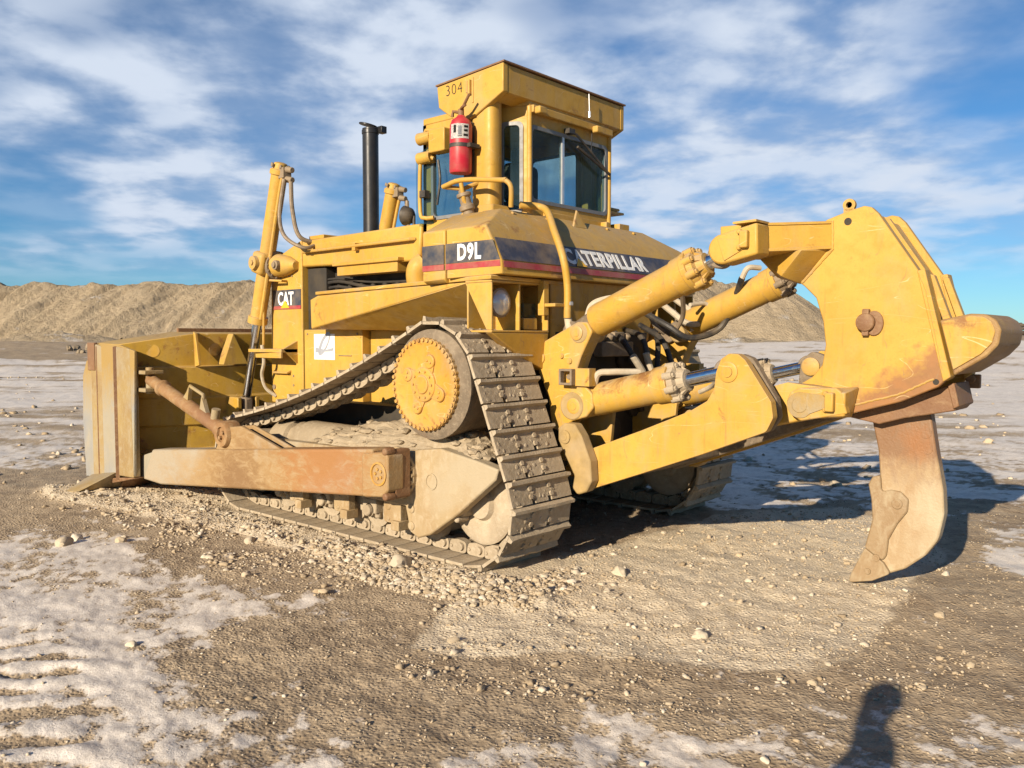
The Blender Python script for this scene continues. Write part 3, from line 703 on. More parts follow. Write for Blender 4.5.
# inspection sticker (white card, grey swoosh)
a = PY(314, 334, .733); b_ = PY(335, 360, .733)
bm = B(); slab(bm, [V(a.x, .732, a.z), V(b_.x, .732, a.z), V(b_.x, .732, b_.z), V(a.x, .732, b_.z)], (0, .002, 0)); sk = link('sticker', bm, 'label', ep)
cx, cz = (a.x + b_.x) / 2, (a.z + b_.z) / 2; wd = a.x - b_.x; hd = a.z - b_.z
def ell(cx, cz, rx, rz, rot, n=28): return [(cx - (math.cos(t) * rx * math.cos(rot) - math.sin(t) * rz * math.sin(rot)), cz + math.cos(t) * rx * math.sin(rot) + math.sin(t) * rz * math.cos(rot)) for t in [2 * math.pi * i / n for i in range(n)]]
bm = B(); pry(bm, ell(cx, cz + hd * .12, wd * .42, hd * .22, .9), .734, .7365, [ell(cx - wd * .03, cz + hd * .13, wd * .29, hd * .12, .9)])
slab(bm, [V(cx + wd * .43, .734, cz - hd * .22), V(cx - wd * .40, .734, cz - hd * .16), V(cx - wd * .44, .734, cz - hd * .03), V(cx - wd * .05, .734, cz - hd * .12), V(cx + wd * .42, .734, cz - hd * .02)], (0, .003, 0))
link('printed_mark', bm, 'printgrey', sk)
bm = B(); pry(bm, ell(cx - wd * .02, cz + hd * .14, wd * .25, hd * .10, .9), .734, .7355)
for k in range(2): slab(bm, [V(cx + wd * .38, .734, cz - hd * (.30 + .07 * k)), V(cx - wd * .38, .734, cz - hd * (.30 + .07 * k)), V(cx - wd * .38, .734, cz - hd * (.28 + .07 * k)), V(cx + wd * .38, .734, cz - hd * (.28 + .07 * k))], (0, .002, 0))
link('printed_lines', bm, 'printpale', sk)

def make_fender(sy):
    m_ = lambda p: V(p.x, p.y * sy, p.z)
    T1 = PY(310, 297, .92); T1b = PY(320, 292, .92); T2 = PY(438, 287.5, .926); T3 = V(-.19, 1.40, 2.055); B1 = PY(311, 329, .92); B2 = PY(332, 328.5, .92)
    bm = B()
    hull(bm, [m_(p) for p in (V(T1b.x, .92, 2.07), T2, T3, B1, B2, V(T1.x, .92, 2.02), V(.15, .70, 1.70), V(-.15, .70, 1.70), V(-.19, .70, 2.0), V(2.28, .60, 1.73), V(2.28, .60, 2.07), V(-.19, .6, 2.06))])
    f = link('fender', bm, 'yel', doz, .012)
    bm = B(); hull(bm, [m_(p) for p in (V(2.30, .60, 2.065), V(2.30, .945, 2.065), V(.62, .945, 2.07), V(-.47, 1.445, 2.065), V(-.47, .6, 2.06), V(2.30, .60, 2.095), V(2.30, .945, 2.095), V(.62, .945, 2.10), V(-.47, 1.445, 2.095), V(-.47, .6, 2.09))])
    link('fender_top', bm, 'yeldirty', f, .008)
    return f
fn = make_fender(1); make_fender(-1)
bm = B(); a = PY(323, 300, .93); b_ = PY(331.5, 321, .93)
slab(bm, [V(a.x, .9245, a.z), V(b_.x, .9245, a.z), V(b_.x, .9245, b_.z), V(a.x, .9245, b_.z)], (0, .003, 0)); sk = link('warning_label', bm, 'label', fn)
bm = B()
for k in range(9):
    z = a.z - (a.z - b_.z) * (.1 + .1 * k)
    for x0, x1 in ((.12, .45), (.55, .88)): slab(bm, [V(a.x + (b_.x - a.x) * x0, .928, z), V(a.x + (b_.x - a.x) * x1, .928, z), V(a.x + (b_.x - a.x) * x1, .928, z + .008), V(a.x + (b_.x - a.x) * x0, .928, z + .008)], (0, .001, 0))
link('label_print', bm, 'printgrey', sk)

# ---- lamp box at the fender's rear
def make_lampbox(sy, left):
    bm = B(); y0, y1, z0, z1, x0, x1 = .78, 1.425, 1.69, 2.062, -.46, -.20; t = .016
    s = lambda a, b, c, d, e, f: box(bm, a, b, c * sy, d * sy, e, f)
    s(x0, x1, y0, y1, z0, z0 + t); s(x0, x1, y0, y1, z1 - t, z1); pry(bm, [(x0, z0 + t + .001), (x0, z1 - t - .001), (x1 + .0, z1 - t - .001), (x0 + .05, z0 + t + .001)], (y1 - t) * sy, y1 * sy); s(x0, x1, y0, y0 + t, z0 + t, z1 - t); s(x0 + .01, x1, 1.10, 1.10 + t, z0 + t, z1 - t); s(x1 - t, x1, y0 + t, y1 - t, z0 + t, z1 - t)
    lb = link('lamp_box', bm, 'yel', doz, .004)
    bm = B(); hull(bm, [V(x, y * sy, z) for x, y, z in ((x0 + .002, y1 - .002, z0 - .002), (x0 + .002, y0 + .002, z0 - .002), (x0 + .06, y1, z0 - .002), (x1, 1.1, z0 - .002), (x1, y0, z0 - .002), (x0 + .03, 1.05, 1.50), (x0 + .03, y0 + .01, 1.40), (x1, .9, 1.5), (x1, y0, 1.4))])
    link('lamp_box_base', bm, 'yeldirty', lb, .006)
    if left:
        bm = B(); lathe(bm, (-.30, 1.265, 1.905), (-1, 0, 0), [(0, .02), (.03, .09), (.09, .108), (.105, .108), (.11, .095), (.11, .09), (.10, .0001)], 28)
        hl = link('headlamp', bm, 'grimy', lb)
        bm = B(); lathe(bm, (-.402, 1.265, 1.905), (-1, 0, 0), [(0, .096), (.012, .09), (.03, .06), (.037, .02), (.038, .0001)], 28); link('lamp_lens', bm, 'lens', hl)
        bm = B(); box(bm, -.42, -.25, .87, 1.03, 1.712, 1.80); ub = link('utility_box', bm, 'yeldirty', lb, .006)
        bm = B(); box(bm, -.41, -.27, .875, 1.025, 1.80, 1.91); link('box_cover', bm, 'glass', ub, .006)
make_lampbox(1, True); make_lampbox(-1, False)

# ---- rear tank with stripe and lettering
def tankpts(x0, x1):
    P = []
    return P
bm = B()
RP = [(-.535, 2.10), (-.525, 2.215), (-.38, 2.46), (-.16, 2.635)]
hull(bm, [V(-.535, y, 2.10) for y in (1.40, -1.40)] + [V(-.528, y, 2.20) for y in (1.405, -1.405)] + [V(-.38, y, 2.455) for y in (1.40, -1.40)] + [V(-.16, y, 2.635) for y in (1.0, -1.0)] + [V(.025, y * 1.40, z) for y in (1, -1) for z in (2.09, 2.45)] + [V(.025, y, 2.635) for y in (1.0, -1.0)])
tk = link('fuel_tank', bm, 'yel', doz, .016, seg=3)
def sidebox(sy):
    bm = B(); hull(bm, [V(x, y * sy, z) for x, y, z in ((.037, 1.40, 2.09), (.037, 1.40, 2.45), (.037, 1.0, 2.63), (.29, 1.39, 2.08), (.29, 1.39, 2.45), (.36, 1.0, 2.63), (.29, .6, 2.08), (.037, .6, 2.08), (.36, .6, 2.63), (.037, .6, 2.63), (.285, 1.36, 2.06), (.04, 1.37, 2.06))])
    return link('hydraulic_tank', bm, 'yel', doz, .014, seg=3)
hb = sidebox(1); sidebox(-1)
bm = B(); box(bm, .30, 1.15, -.62, .62, 2.1, 2.62); link('cab_platform', bm, 'yelclean', doz, .02)
# stripes: on the tank's left side, the tank's tapering back and the small tank
y = 1.4035
zt, zb = 2.345, 2.155
bm = B(); slab(bm, [V(.022, y, zb + .045), V(-.522, y, zb + .045), V(-.452, y, zt), V(.022, y, zt)], (0, .002, 0)); s1 = link('side_decal', bm, 'decal', tk)
bm = B(); slab(bm, [V(.022, y, zb), V(-.524, y, zb), V(-.522, y, zb + .042), V(.022, y, zb + .042)], (0, .002, 0)); link('red_stripe', bm, 'red', s1)
a = PY(458, 266, y); b_ = PY(481.5, 243, y)
put_text('lettering', 'D9L', 'white', s1, (a.x, y + .003, 2.212), (-1, 0, 0), (0, 0, 1), a.x - b_.x, .125, .035, spacing=1.12)
bm = B(); slab(bm, [V(.285, 1.394, zb + .042), V(.04, 1.404, zb + .045), V(.04, 1.404, zt), V(.287, 1.394, zt)], (0, .003, 0)); s2 = link('side_decal', bm, 'decal', hb)
bm = B(); slab(bm, [V(.285, 1.394, zb), V(.04, 1.404, zb), V(.04, 1.404, zb + .042), V(.285, 1.394, zb + .042)], (0, .003, 0)); link('red_stripe', bm, 'red', s2)
pa = V(-.528, 0, 2.20); pb = V(-.38, 0, 2.455); su = (pb - pa).normalized(); sn = V(-su.z, 0, su.x)
if sn.x > 0: sn = -sn
def onback(yv, s, lift=.0025): return pa + su * s + V(0, yv, 0) + sn * lift
bm = B()
slab(bm, [onback(1.385, .0), onback(-1.385, .0), onback(-1.37, .19), onback(1.37, .19)], sn * .002)
s3 = link('back_decal', bm, 'decalrear', tk)
bm = B(); slab(bm, [V(-.5385, 1.38, 2.148), V(-.5385, -1.38, 2.148), V(-.5335, -1.38, 2.192), V(-.5335, 1.38, 2.192)], (-.002, 0, 0)); link('red_stripe', bm, 'red', s3)
yl = PX(565, 262, -.49).y; yr = PX(646, 270, -.49).y
put_text('lettering', 'CATERPILLAR', 'white', s3, onback(yl, .022, .005), (0, -1, 0), su, yl - yr, .148, .034, spacing=1.10)
bm = B(); la = yl - .085
slab(bm, [onback(la - .01, .004, .009), onback(la - .15, .004, .009), onback(la - .075, .085, .009)], sn * .002); link('logo_triangle', bm, 'logoyel', s3)
bm = B()
for i in range(5): hexbolt(bm, (-.20, .9 - i * .42, 2.61), (-.6, 0, .8), .016, .008)
box(bm, -.12, .0, .32, .36, 2.635, 2.70); box(bm, -.12, .0, -.50, -.46, 2.635, 2.69); box(bm, -.10, .03, -.86, -.70, 2.635, 2.70)
slab(bm, [V(-.24, .18, 2.57), V(-.24, -.02, 2.57), V(-.20, .08, 2.72)], (.02, 0, .01), [])
explode(link('tank_lug', bm, 'yeldirty', tk, .005), 'tank_lug')
bm = B(); slab(bm, [V(-.46, .76, 2.10), V(-.46, -.76, 2.10), V(-.42, -.70, 1.62), V(-.42, .70, 1.62)], (.25, 0, 0)); rp = link('rear_case', bm, 'yel', doz, .012)
bm = B(); slab(bm, [V(-.43, .66, 1.70), V(-.43, -.66, 1.70), V(-.40, -.66, .70), V(-.40, .66, .70)], (.1, 0, 0))
for yv, z in ((.35, 1.45), (-.3, 1.5), (.1, 1.2), (-.45, 1.1), (.4, 1.05), (0, .9)): lathe(bm, (-.38, yv, z), (-1, 0, 0), [(0, .14), (.08, .14), (.1, .10), (.16, .09), (.16, .0001)], 18)
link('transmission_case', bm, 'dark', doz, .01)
# thick yellow pipe down the back, with its clamp
bm = B(); tube(bm, [PX(520, 205, -.06), PX(540, 207, -.16), PX(548, 213, -.28), PX(554, 230, -.44), PX(563, 257, -.585), PX(567.5, 285, -.61), PX(567.5, 318, -.61)], .029, 14, 6); pp = link('drain_pipe', bm, 'yelclean', doz)
c = PX(568.5, 303, -.61)
bm = B(); lathe(bm, c + V(0, 0, -.02), (0, 0, 1), [(0, .036), (.03, .036)], 16); link('pipe_clamp', bm, 'alu', pp, .004); bm = B(); box(bm, -.60, -.46, c.y + .02, c.y + .15, c.z - .03, c.z - .005); link('clamp_bracket', bm, 'yel', pp, .004)
bm = B(); tube(bm, [PX(568, 318, -.60), PX(570, 330, -.63), PX(576, 345, -.66)], .030, 12, 4); link('pipe_sleeve', bm, 'hosedust', pp)
bm = B(); box(bm, -.50, -.44, .83, .89, 1.82, 2.08); link('post', bm, 'yel', pp, .004)
# ------------------------------------------------------------------ cab
cabw = .62; XR = -.03; ZB = 2.60; ZT = 3.53
def wall(name, p0, p1, z0, z1, hole, parent, mat='yelclean', thick=.04, rad=.06, sash=True):
    """upright cab wall from p0 to p1 (seen from outside, left to right) with a rounded window opening given as (s0, s1, z0, z1)"""
    p0 = V(*p0, 0); p1 = V(*p1, 0); u = (p1 - p0).normalized(); Lw = (p1 - p0).length; n = u.cross(V(0, 0, 1))
    Q = lambda s, z: p0 + u * s + V(0, 0, z)
    s0, s1, h0, h1 = hole
    ho = corner([(s0, h0), (s1, h0), (s1, h1), (s0, h1)], rad)
    bm = B(); slab(bm, [Q(0, z0), Q(Lw, z0), Q(Lw, z1), Q(0, z1)], -n * thick, [[Q(*p) for p in ho]])
    w = link(name, bm, mat, parent)
    e = .018
    hi = corner([(s0 + e, h0 + e), (s1 - e, h0 + e), (s1 - e, h1 - e), (s0 + e, h1 - e)], rad * .8)
    hx = corner([(s0 - .012, h0 - .012), (s1 + .012, h0 - .012), (s1 + .012, h1 + .012), (s0 - .012, h1 + .012)], rad)
    bm = B(); slab(bm, [Q(*p) + n * .010 for p in hx], -n * .04, [[Q(*p) + n * .010 for p in hi]])
    fr = link('window_frame', bm, 'rubberstrip', w)
    bm = B(); slab(bm, [Q(*p) - n * .008 for p in hi], -n * .006); link('pane', bm, 'glass', fr, smooth=False)
    return w, fr, Q, n
cab = None
bm = B(); box(bm, .06, 1.10, -.56, .56, 2.50, 2.62); cab = link('cab', bm, 'inside', doz)
pTL = PX(530.4, 126, XR); pBR = PX(610.3, 215.5, XR); pBL = PX(531, 201, XR); pTR = PX(606.5, 148, XR)
yl = .505; yr = pTR.y - .035
h0 = (pBL.z + pBR.z) / 2; h1 = (pTL.z + pTR.z) / 2
rw, rfr, Qr, nr = wall('rear_wall', (XR, yl), (XR, yr), ZB, ZT, (yl - pTL.y, yl - pTR.y - .005, h0, h1), cab)
bm = B()
sm = .40 * (pTL.y - pTR.y)
sl = (yl - pTL.y)
slab(bm, [Qr(sl + sm - .014, h0 + .01) + nr * .006, Qr(sl + sm + .014, h0 + .01) + nr * .006, Qr(sl + sm + .014, h1 - .01) + nr * .006, Qr(sl + sm - .014, h1 - .01) + nr * .006], -nr * .03)
link('sliding_bar', bm, 'alu', rfr)
yrr = yr
wall('corner_wall', (.24, .63), (XR, yl), ZB, ZT, (.06, .235, 2.68, 3.40), cab, rad=.05)
wall('side_wall', (1.10, .63), (.24, .63), ZB, ZT, (.12, .72, 2.70, 3.42), cab)
wall('corner_wall', (XR, yrr), (.24, yrr - .10), ZB, ZT, (.06, .22, 2.68, 3.40), cab, rad=.05)
wall('side_wall', (.24, yrr - .10), (1.10, yrr - .10), ZB, ZT, (.14, .74, 2.70, 3.42), cab)
wall('front_wall', (1.10, yrr - .10), (1.10, .63), ZB, ZT, (.08, 1.26, 2.72, 3.42), cab)
bm = B(); slab(bm, [V(XR, yl, ZT), V(XR, yrr, ZT), V(.24, yrr - .1, ZT), V(1.1, yrr - .1, ZT), V(1.1, .63, ZT), V(.24, .63, ZT)], (0, 0, .06)); link('cab_roof', bm, 'yelclean', cab, .01)
bm = B(); cyl(bm, (XR - .002, yl, ZB), (XR - .002, yl, ZT), .022, .022, 12); cyl(bm, (XR - .002, yrr, ZB), (XR - .002, yrr, ZT), .022, .022, 12); box(bm, XR - .045, XR, yrr, yl, 3.475, 3.535); box(bm, XR - .03, XR, yrr, yl, 2.60, 2.70); link('corner_trim', bm, 'yelclean', cab, .006)
# seat inside
bm = B(); hull(bm, [V(.45 + x, y, z) for x in (0, .08) for y in (-.2, .2) for z in (2.85, 3.2)]); hull(bm, [V(.5 + x, y, z) for x in (0, .45) for y in (-.24, .24) for z in (2.75, 2.86)]); hull(bm, [V(.44 + x, y, z) for x in (0, .09) for y in (-.12, .12) for z in (3.2, 3.34)])
link('driver_seat', bm, 'black', cab, .04)
# rear lamps, wiper, aerial
bm = B()
for px_, py_ in ((541, 110.5), (598, 130)):
    c = PX(px_, py_, XR - .07); box(bm, XR - .10, XR - .04, c.y - .05, c.y + .05, c.z - .03, c.z + .03)
explode(link('rear_lamp', bm, 'yelclean', cab, .012), 'rear_lamp')
a = PX(571, 132, XR - .03); b_ = PX(607, 174, XR - .035)
bm = B(); tube(bm, [a, a + V(-.03, -.04, -.02), b_ + V(-.02, .0, .0)], .010, 6)
tube(bm, [a.lerp(b_, .35) + V(-.02, .12, -.02), a.lerp(b_, .98) + V(-.018, -.03, -.01)], .012, 6); box(bm, a.x - .03, a.x + .03, a.y - .02, a.y + .06, a.z - .02, a.z + .02)
c = PX(592, 131, XR - .03); tube(bm, [c, a.lerp(b_, .5) + V(-.02, 0, 0)], .005, 5); link('wiper', bm, 'black', cab)
# ROPS: overhead box beam, side plates, posts
bm = B()
zt = 3.79; RW = .84
side = [(.70, 3.745), (-.045, 3.795), (-.045, 3.575), (.25, 3.44), (.42, 3.40), (.50, 3.445), (.68, 3.57)]
def rops_side(sy):
    bm = B(); pry(bm, side, (RW - .05) * sy, RW * sy); return bm
bm = B(); pry(bm, side, RW - .06, RW); ro = link('roll_bar', bm, 'yelclean', doz, .008)
bm = B(); pry(bm, side, -RW + .06, -RW); link('side_plate', bm, 'yelclean', ro, .008)
bm = B(); pry(bm, [(.66, 3.735), (-.042, 3.79), (-.042, 3.575), (.10, 3.53), (.12, 3.62), (.66, 3.60)], -RW + .062, RW - .062); link('overhead_beam', bm, 'yelclean', ro, .006)
bm = B(); slab(bm, [V(-.06, RW + .006, 3.798), V(-.06, -RW - .006, 3.798), V(.71, -RW - .006, 3.750), V(.71, RW + .006, 3.750)], (0, 0, .012)); link('top_plate', bm, 'rust', ro)
for sy in (1, -1):
    bm = B(); pts = [(x, y) for x, y in corner([(.10, .66), (.34, .66), (.34, .82), (.10, .82)], .07, 6)]
    slab(bm, [V(x, y * sy, 2.60) for x, y in pts], (0, 0, .95))
    po = link('post', bm, 'yelclean', ro)
    bm = B(); hull(bm, [V(x, y * sy, z) for x, y, z in ((.02, .60, 2.60), (.46, .60, 2.60), (.46, .90, 2.60), (.02, .90, 2.60), (.08, .64, 2.72), (.36, .64, 2.72), (.36, .83, 2.72), (.08, .83, 2.72))]); 
    link('post_foot', bm, 'yelclean', po, .012)
bm = B(); c = PY(471, 88, RW); 
box(bm, c.x - .012, c.x + .012, RW - .002, RW + .03, c.z - .05, c.z + .06); box(bm, c.x - .03, c.x - .012, RW, RW + .006, c.z - .12, c.z + .08); tube(bm, [(c.x + .01, RW + .0, c.z + .05), (c.x + .02, RW + .03, c.z + .05), (c.x + .02, RW + .03, c.z - .04), (c.x + .01, RW, c.z - .04)], .008, 6)
link('lifting_lug', bm, 'yelclean', ro)
bm = B(); c = PX(450, 77, .66) 
lathe(bm, (.60, .72, 3.75), (0, 0, 1), [(0, .035), (.03, .035), (.04, .02), (.06, .02), (.06, .0001)], 14); tube(bm, [(.55, .70, 3.76), (.50, .66, 3.81), (.44, .68, 3.77)], .012, 8, 4); link('work_lamp', bm, 'rust', ro)
a = PY(446, 92, RW + .002)
put_text('painted_number', '304', 'ink', ro, (PY(446.5, 95, RW).x, RW + .001, 3.648), (-1, 0, -.0), (.04, 0, 1), PY(446.5, 92, RW).x - PY(462.5, 92, RW).x, .085, -.02, .002, 1.1)
bm = B(); c = PX(589.5, 117.5, -.075); tube(bm, [c, c + V(0, 0, .05)], .012, 8); tube(bm, [c, c + V(.0, .01, .20)], .004, 6); link('aerial', bm, 'alu', ro)
# left front of the cab: lamp bracket, grab loop, open door edge
bm = B(); c0 = PY(441, 141, .66)
hull(bm, [V(c0.x + x, .66 + y, c0.z + z) for x in (-.10, .10) for y in (-.06, .06) for z in (-.10, .10)])
lb = link('lamp_bracket', bm, 'yelclean', cab, .012)
bm = B()
for dz in (.05, -.12): 
    cyl(bm, (c0.x + .10, .68, c0.z + dz), (c0.x + .24, .70, c0.z + dz - .01), .05, .055, 14); hull(bm, [V(c0.x + .1 + x, .66 + y, c0.z + dz + z) for x in (0, .08) for y in (-.03, .04) for z in (-.05, .03)])
tube(bm, [(c0.x + .05, .66, c0.z + .1), (c0.x + .18, .67, c0.z + .12), (c0.x + .22, .68, c0.z + .05)], .015, 8); link('front_lamp', bm, 'yelclean', lb, .006)
bm = B(); g0 = PY(425, 218, .70); g1 = PY(425, 157, .70)
tube(bm, [g0 + V(-.08, -.03, .0), g0 + V(.0, 0, 0), g0 + V(.06, 0, .06), g1 + V(.06, 0, -.06), g1 + V(.0, 0, .0), g1 + V(-.08, -.03, -.02)], .018, 10, 4); link('grab_loop', bm, 'yelclean', cab)
bm = B(); slab(bm, [V(.96, .64, 2.66), V(1.12, .70, 2.66), V(1.12, .70, 3.26), V(.96, .64, 3.36)], (.006, -.012, 0)); link('door_pane', bm, 'glass', cab, smooth=False)
bm = B(); tube(bm, [PY(437, 205, .72), PY(440, 180, .72), PY(438, 160, .72)], .012, 6, 5); box(bm, g0.x - .02, g0.x + .05, .66, .72, g0.z + .18, g0.z + .24); link('door_wiper', bm, 'black', cab)
bm = B(); c = PY(414, 216, .62); lathe(bm, c, (1, .3, .1), [(0, .03), (.03, .07), (.1, .09), (.11, .08)], 16); cyl(bm, c - V(0, 0, .14), c, .015); link('side_lamp', bm, 'black', hood)
# handrail and filler pipe on the fender
bm = B()
hp = [PY(443, 187, 1.0), PY(462, 180, 1.0), PY(505, 180, .95), PY(511, 187, .93), PY(511, 207, .90)]
tube(bm, [hp[0], hp[1], hp[2].lerp(hp[1], .06), hp[2], hp[3], hp[4]], .020, 10, 4); q = PY(461, 183, 1.0); tube(bm, [q, PY(464, 200, .98), PY(472, 217, .90)], .018, 10)
tube(bm, [hp[0], PY(463, 189, .92), PY(480, 182, .80)], .018, 8)
link('guard_rail', bm, 'yelclean', cab)
bm = B(); c = PY(470, 218, .92); d = PY(463, 192, .96); ax = (d - c).normalized(); lathe(bm, c, ax, [(0, .045), (.06, .045), (.062, .062), (.10, .062), (.11, .045), (.17, .045), (.172, .06), (.20, .06), (.21, .03)], 14); hexbolt(bm, d, (0, 1, 0), .03, .03)
link('filler_cap', bm, 'grimy', hb, .006)
bm = B(); c = PX(612, 212, -.0)
tube(bm, [(.05, yrr - .06, c.z + .04), (.05, yrr - .28, c.z + .04), (.25, yrr - .28, c.z + .04)], .014, 6); box(bm, .0, .3, yrr - .30, yrr - .04, c.z - .01, c.z + .01); link('foot_rail', bm, 'yeldirty', cab)

# ------------------------------------------------------------------ fire extinguisher (a thing of its own, strapped to the post)
eb = PY(460.5, 174, .93); et = PY(462, 118, .93); eh = et.z - eb.z
ext = thing('fire_extinguisher', 'red fire extinguisher strapped to the yellow cab post', 'fire extinguisher', (eb.x, eb.y, eb.z))
def exlink(n, bm, mat, par=ext, bev=0):
    bmesh.ops.translate(bm, vec=(-eb.x, -eb.y, -eb.z), verts=bm.verts); return link(n, bm, mat, par, bev)
tilt = V(-.02, 0, 1).normalized()
bm = B(); lathe(bm, eb, tilt, [(0, .05), (.004, .084), (.02, .09), (eh - .06, .09), (eh - .02, .075), (eh + .005, .04), (eh + .02, .03)], 32); exlink('bottle', bm, 'extred')
bm = B(); et2 = eb + tilt * (eh + .01); cyl(bm, et2, et2 + V(0, 0, .06), .025, .025, 12); tube(bm, [et2 + V(.0, 0, .05), et2 + V(-.06, .02, .09), et2 + V(-.12, .03, .15)], .012, 8); tube(bm, [et2 + V(.02, 0, .05), et2 + V(-.04, .03, .065), et2 + V(-.09, .04, .07)], .010, 8); tube(bm, [et2 + V(.02, .0, .04), et2 + V(.07, .02, .05), et2 + V(.08, .02, .01)], .014, 8); exlink('valve', bm, 'rust')
def wrap(name, z0, z1, a0, a1, r, mat, par=ext):
    bm = B(); n = 14; A = []; Bq = []
    for i in range(n + 1):
        a = math.radians(a0 + (a1 - a0) * i / n); d = V(math.cos(a), math.sin(a), 0) * r
        A.append(bm.verts.new(eb + tilt * z0 + d)); Bq.append(bm.verts.new(eb + tilt * z1 + d))
    for i in range(n): bm.faces.new((A[i], A[i + 1], Bq[i + 1], Bq[i]))
    bmesh.ops.solidify(bm, geom=bm.faces[:], thickness=-.002)
    return exlink(name, bm, mat, par)
lbl = wrap('label_plate', eh * .60, eh * .86, 75, 178, .0915, 'label')
for k, (q0, q1, a0, a1) in enumerate(((.79, .83, 150, 172), (.72, .76, 150, 170), (.64, .68, 148, 172), (.66, .82, 120, 138), (.63, .645, 118, 140), (.70, .84, 95, 110))): wrap('label_print', eh * q0, eh * q1, a0, a1, .0925, 'ink' if k != 3 else 'printgrey', lbl)
bm = B(); lathe(bm, eb + tilt * (eh * .46), tilt, [(0, .093), (.03, .093)], 32); box(bm, eb.x - .13, eb.x - .06, eb.y - .09, eb.y + .02, eb.z + eh * .45, eb.z + eh * .52); box(bm, eb.x - .05, eb.x + .05, eb.y - .13, eb.y - .088, eb.z - .01, eb.z + eh * .95); exlink('strap', bm, 'black')

# ------------------------------------------------------------------ blade
BY = 1.95
# plan of the blade's back: centre straight, wings swept forward
cprof_back = [(4.02, .24), (4.02, .46), (4.035, .47), (4.035, .72), (4.02, .73), (4.0, 1.345)]
def plan(y):
    a = abs(y); return 0 if a < 1.26 else (a - 1.26) * .58
bm = B()
front = [(4.62, .10), (4.45, .30), (4.34, .60), (4.30, .90), (4.34, 1.25), (4.50, 1.62), (4.56, 1.72)]
back = [(4.02, .22), (4.02, .44), (4.055, .455), (4.055, .70), (4.02, .715), (4.02, 1.00), (4.035, 1.015), (4.0, 1.34), (4.10, 1.345), (4.02, 1.70)]
ring_y = [-BY + .02, -1.26, 1.26, BY - .02]
rows = []
for y_ in ring_y:
    o = plan(y_); dz = .125 if abs(y_) > 1.5 else 0
    rows.append([bm.verts.new((x + o, y_, z - dz * max(0, (z - 1.34) / .38))) for x, z in back + front[::-1]])
for a, b_ in zip(rows, rows[1:]):
    n = len(a)
    for i in range(n): bm.faces.new((a[i], a[(i + 1) % n], b_[(i + 1) % n], b_[i]))
bm.faces.new(rows[0]); bm.faces.new(rows[-1][::-1])
bl = link('blade', bm, 'bladeback', doz, .008)
# far spill-guard edge, gussets with their holes
bm = B(); hull(bm, [V(4.52 + x, y_, z) for x in (0, .04) for y_ in (-1.2, 1.2) for z in (1.68, 1.76)]); link('top_rail', bm, 'rust', bl)
def gusset(y_, name='gusset'):
    bm = B(); hull(bm, [V(3.995, y_ - .17, 1.36), V(3.995, y_ + .17, 1.36), V(3.90, y_ - .15, 1.36), V(3.90, y_ + .15, 1.36), V(3.97, y_ - .015, 1.70), V(4.03, y_ + .015, 1.70), V(4.03, y_ - .015, 1.70)]); return link(name, bm, 'bladeback', bl, .006)
gusset(.86); gusset(-.86)
for s in (1, -1):
    bm = B(); pry(bm, [(4.01, 1.34), (3.92, 1.36), (3.99, 1.70), (4.03, 1.72)], 1.255 * s, 1.285 * s); link('rib', bm, 'yel', bl, .004)
    bm = B(); lathe(bm, (4.262, 1.62 * s, 1.515), V(-1, .58 * s, -.2), [(-.03, .07), (.006, .07), (.006, .058)], 24)
    bm2 = B()
    lathe(bm, (4.062, 1.02 * s, 1.525), (-1, 0, -.22), [(-.03, .07), (.006, .07), (.006, .058)], 24); explode(link('hole_ring', bm, 'yeldirty', bl), 'hole_ring')
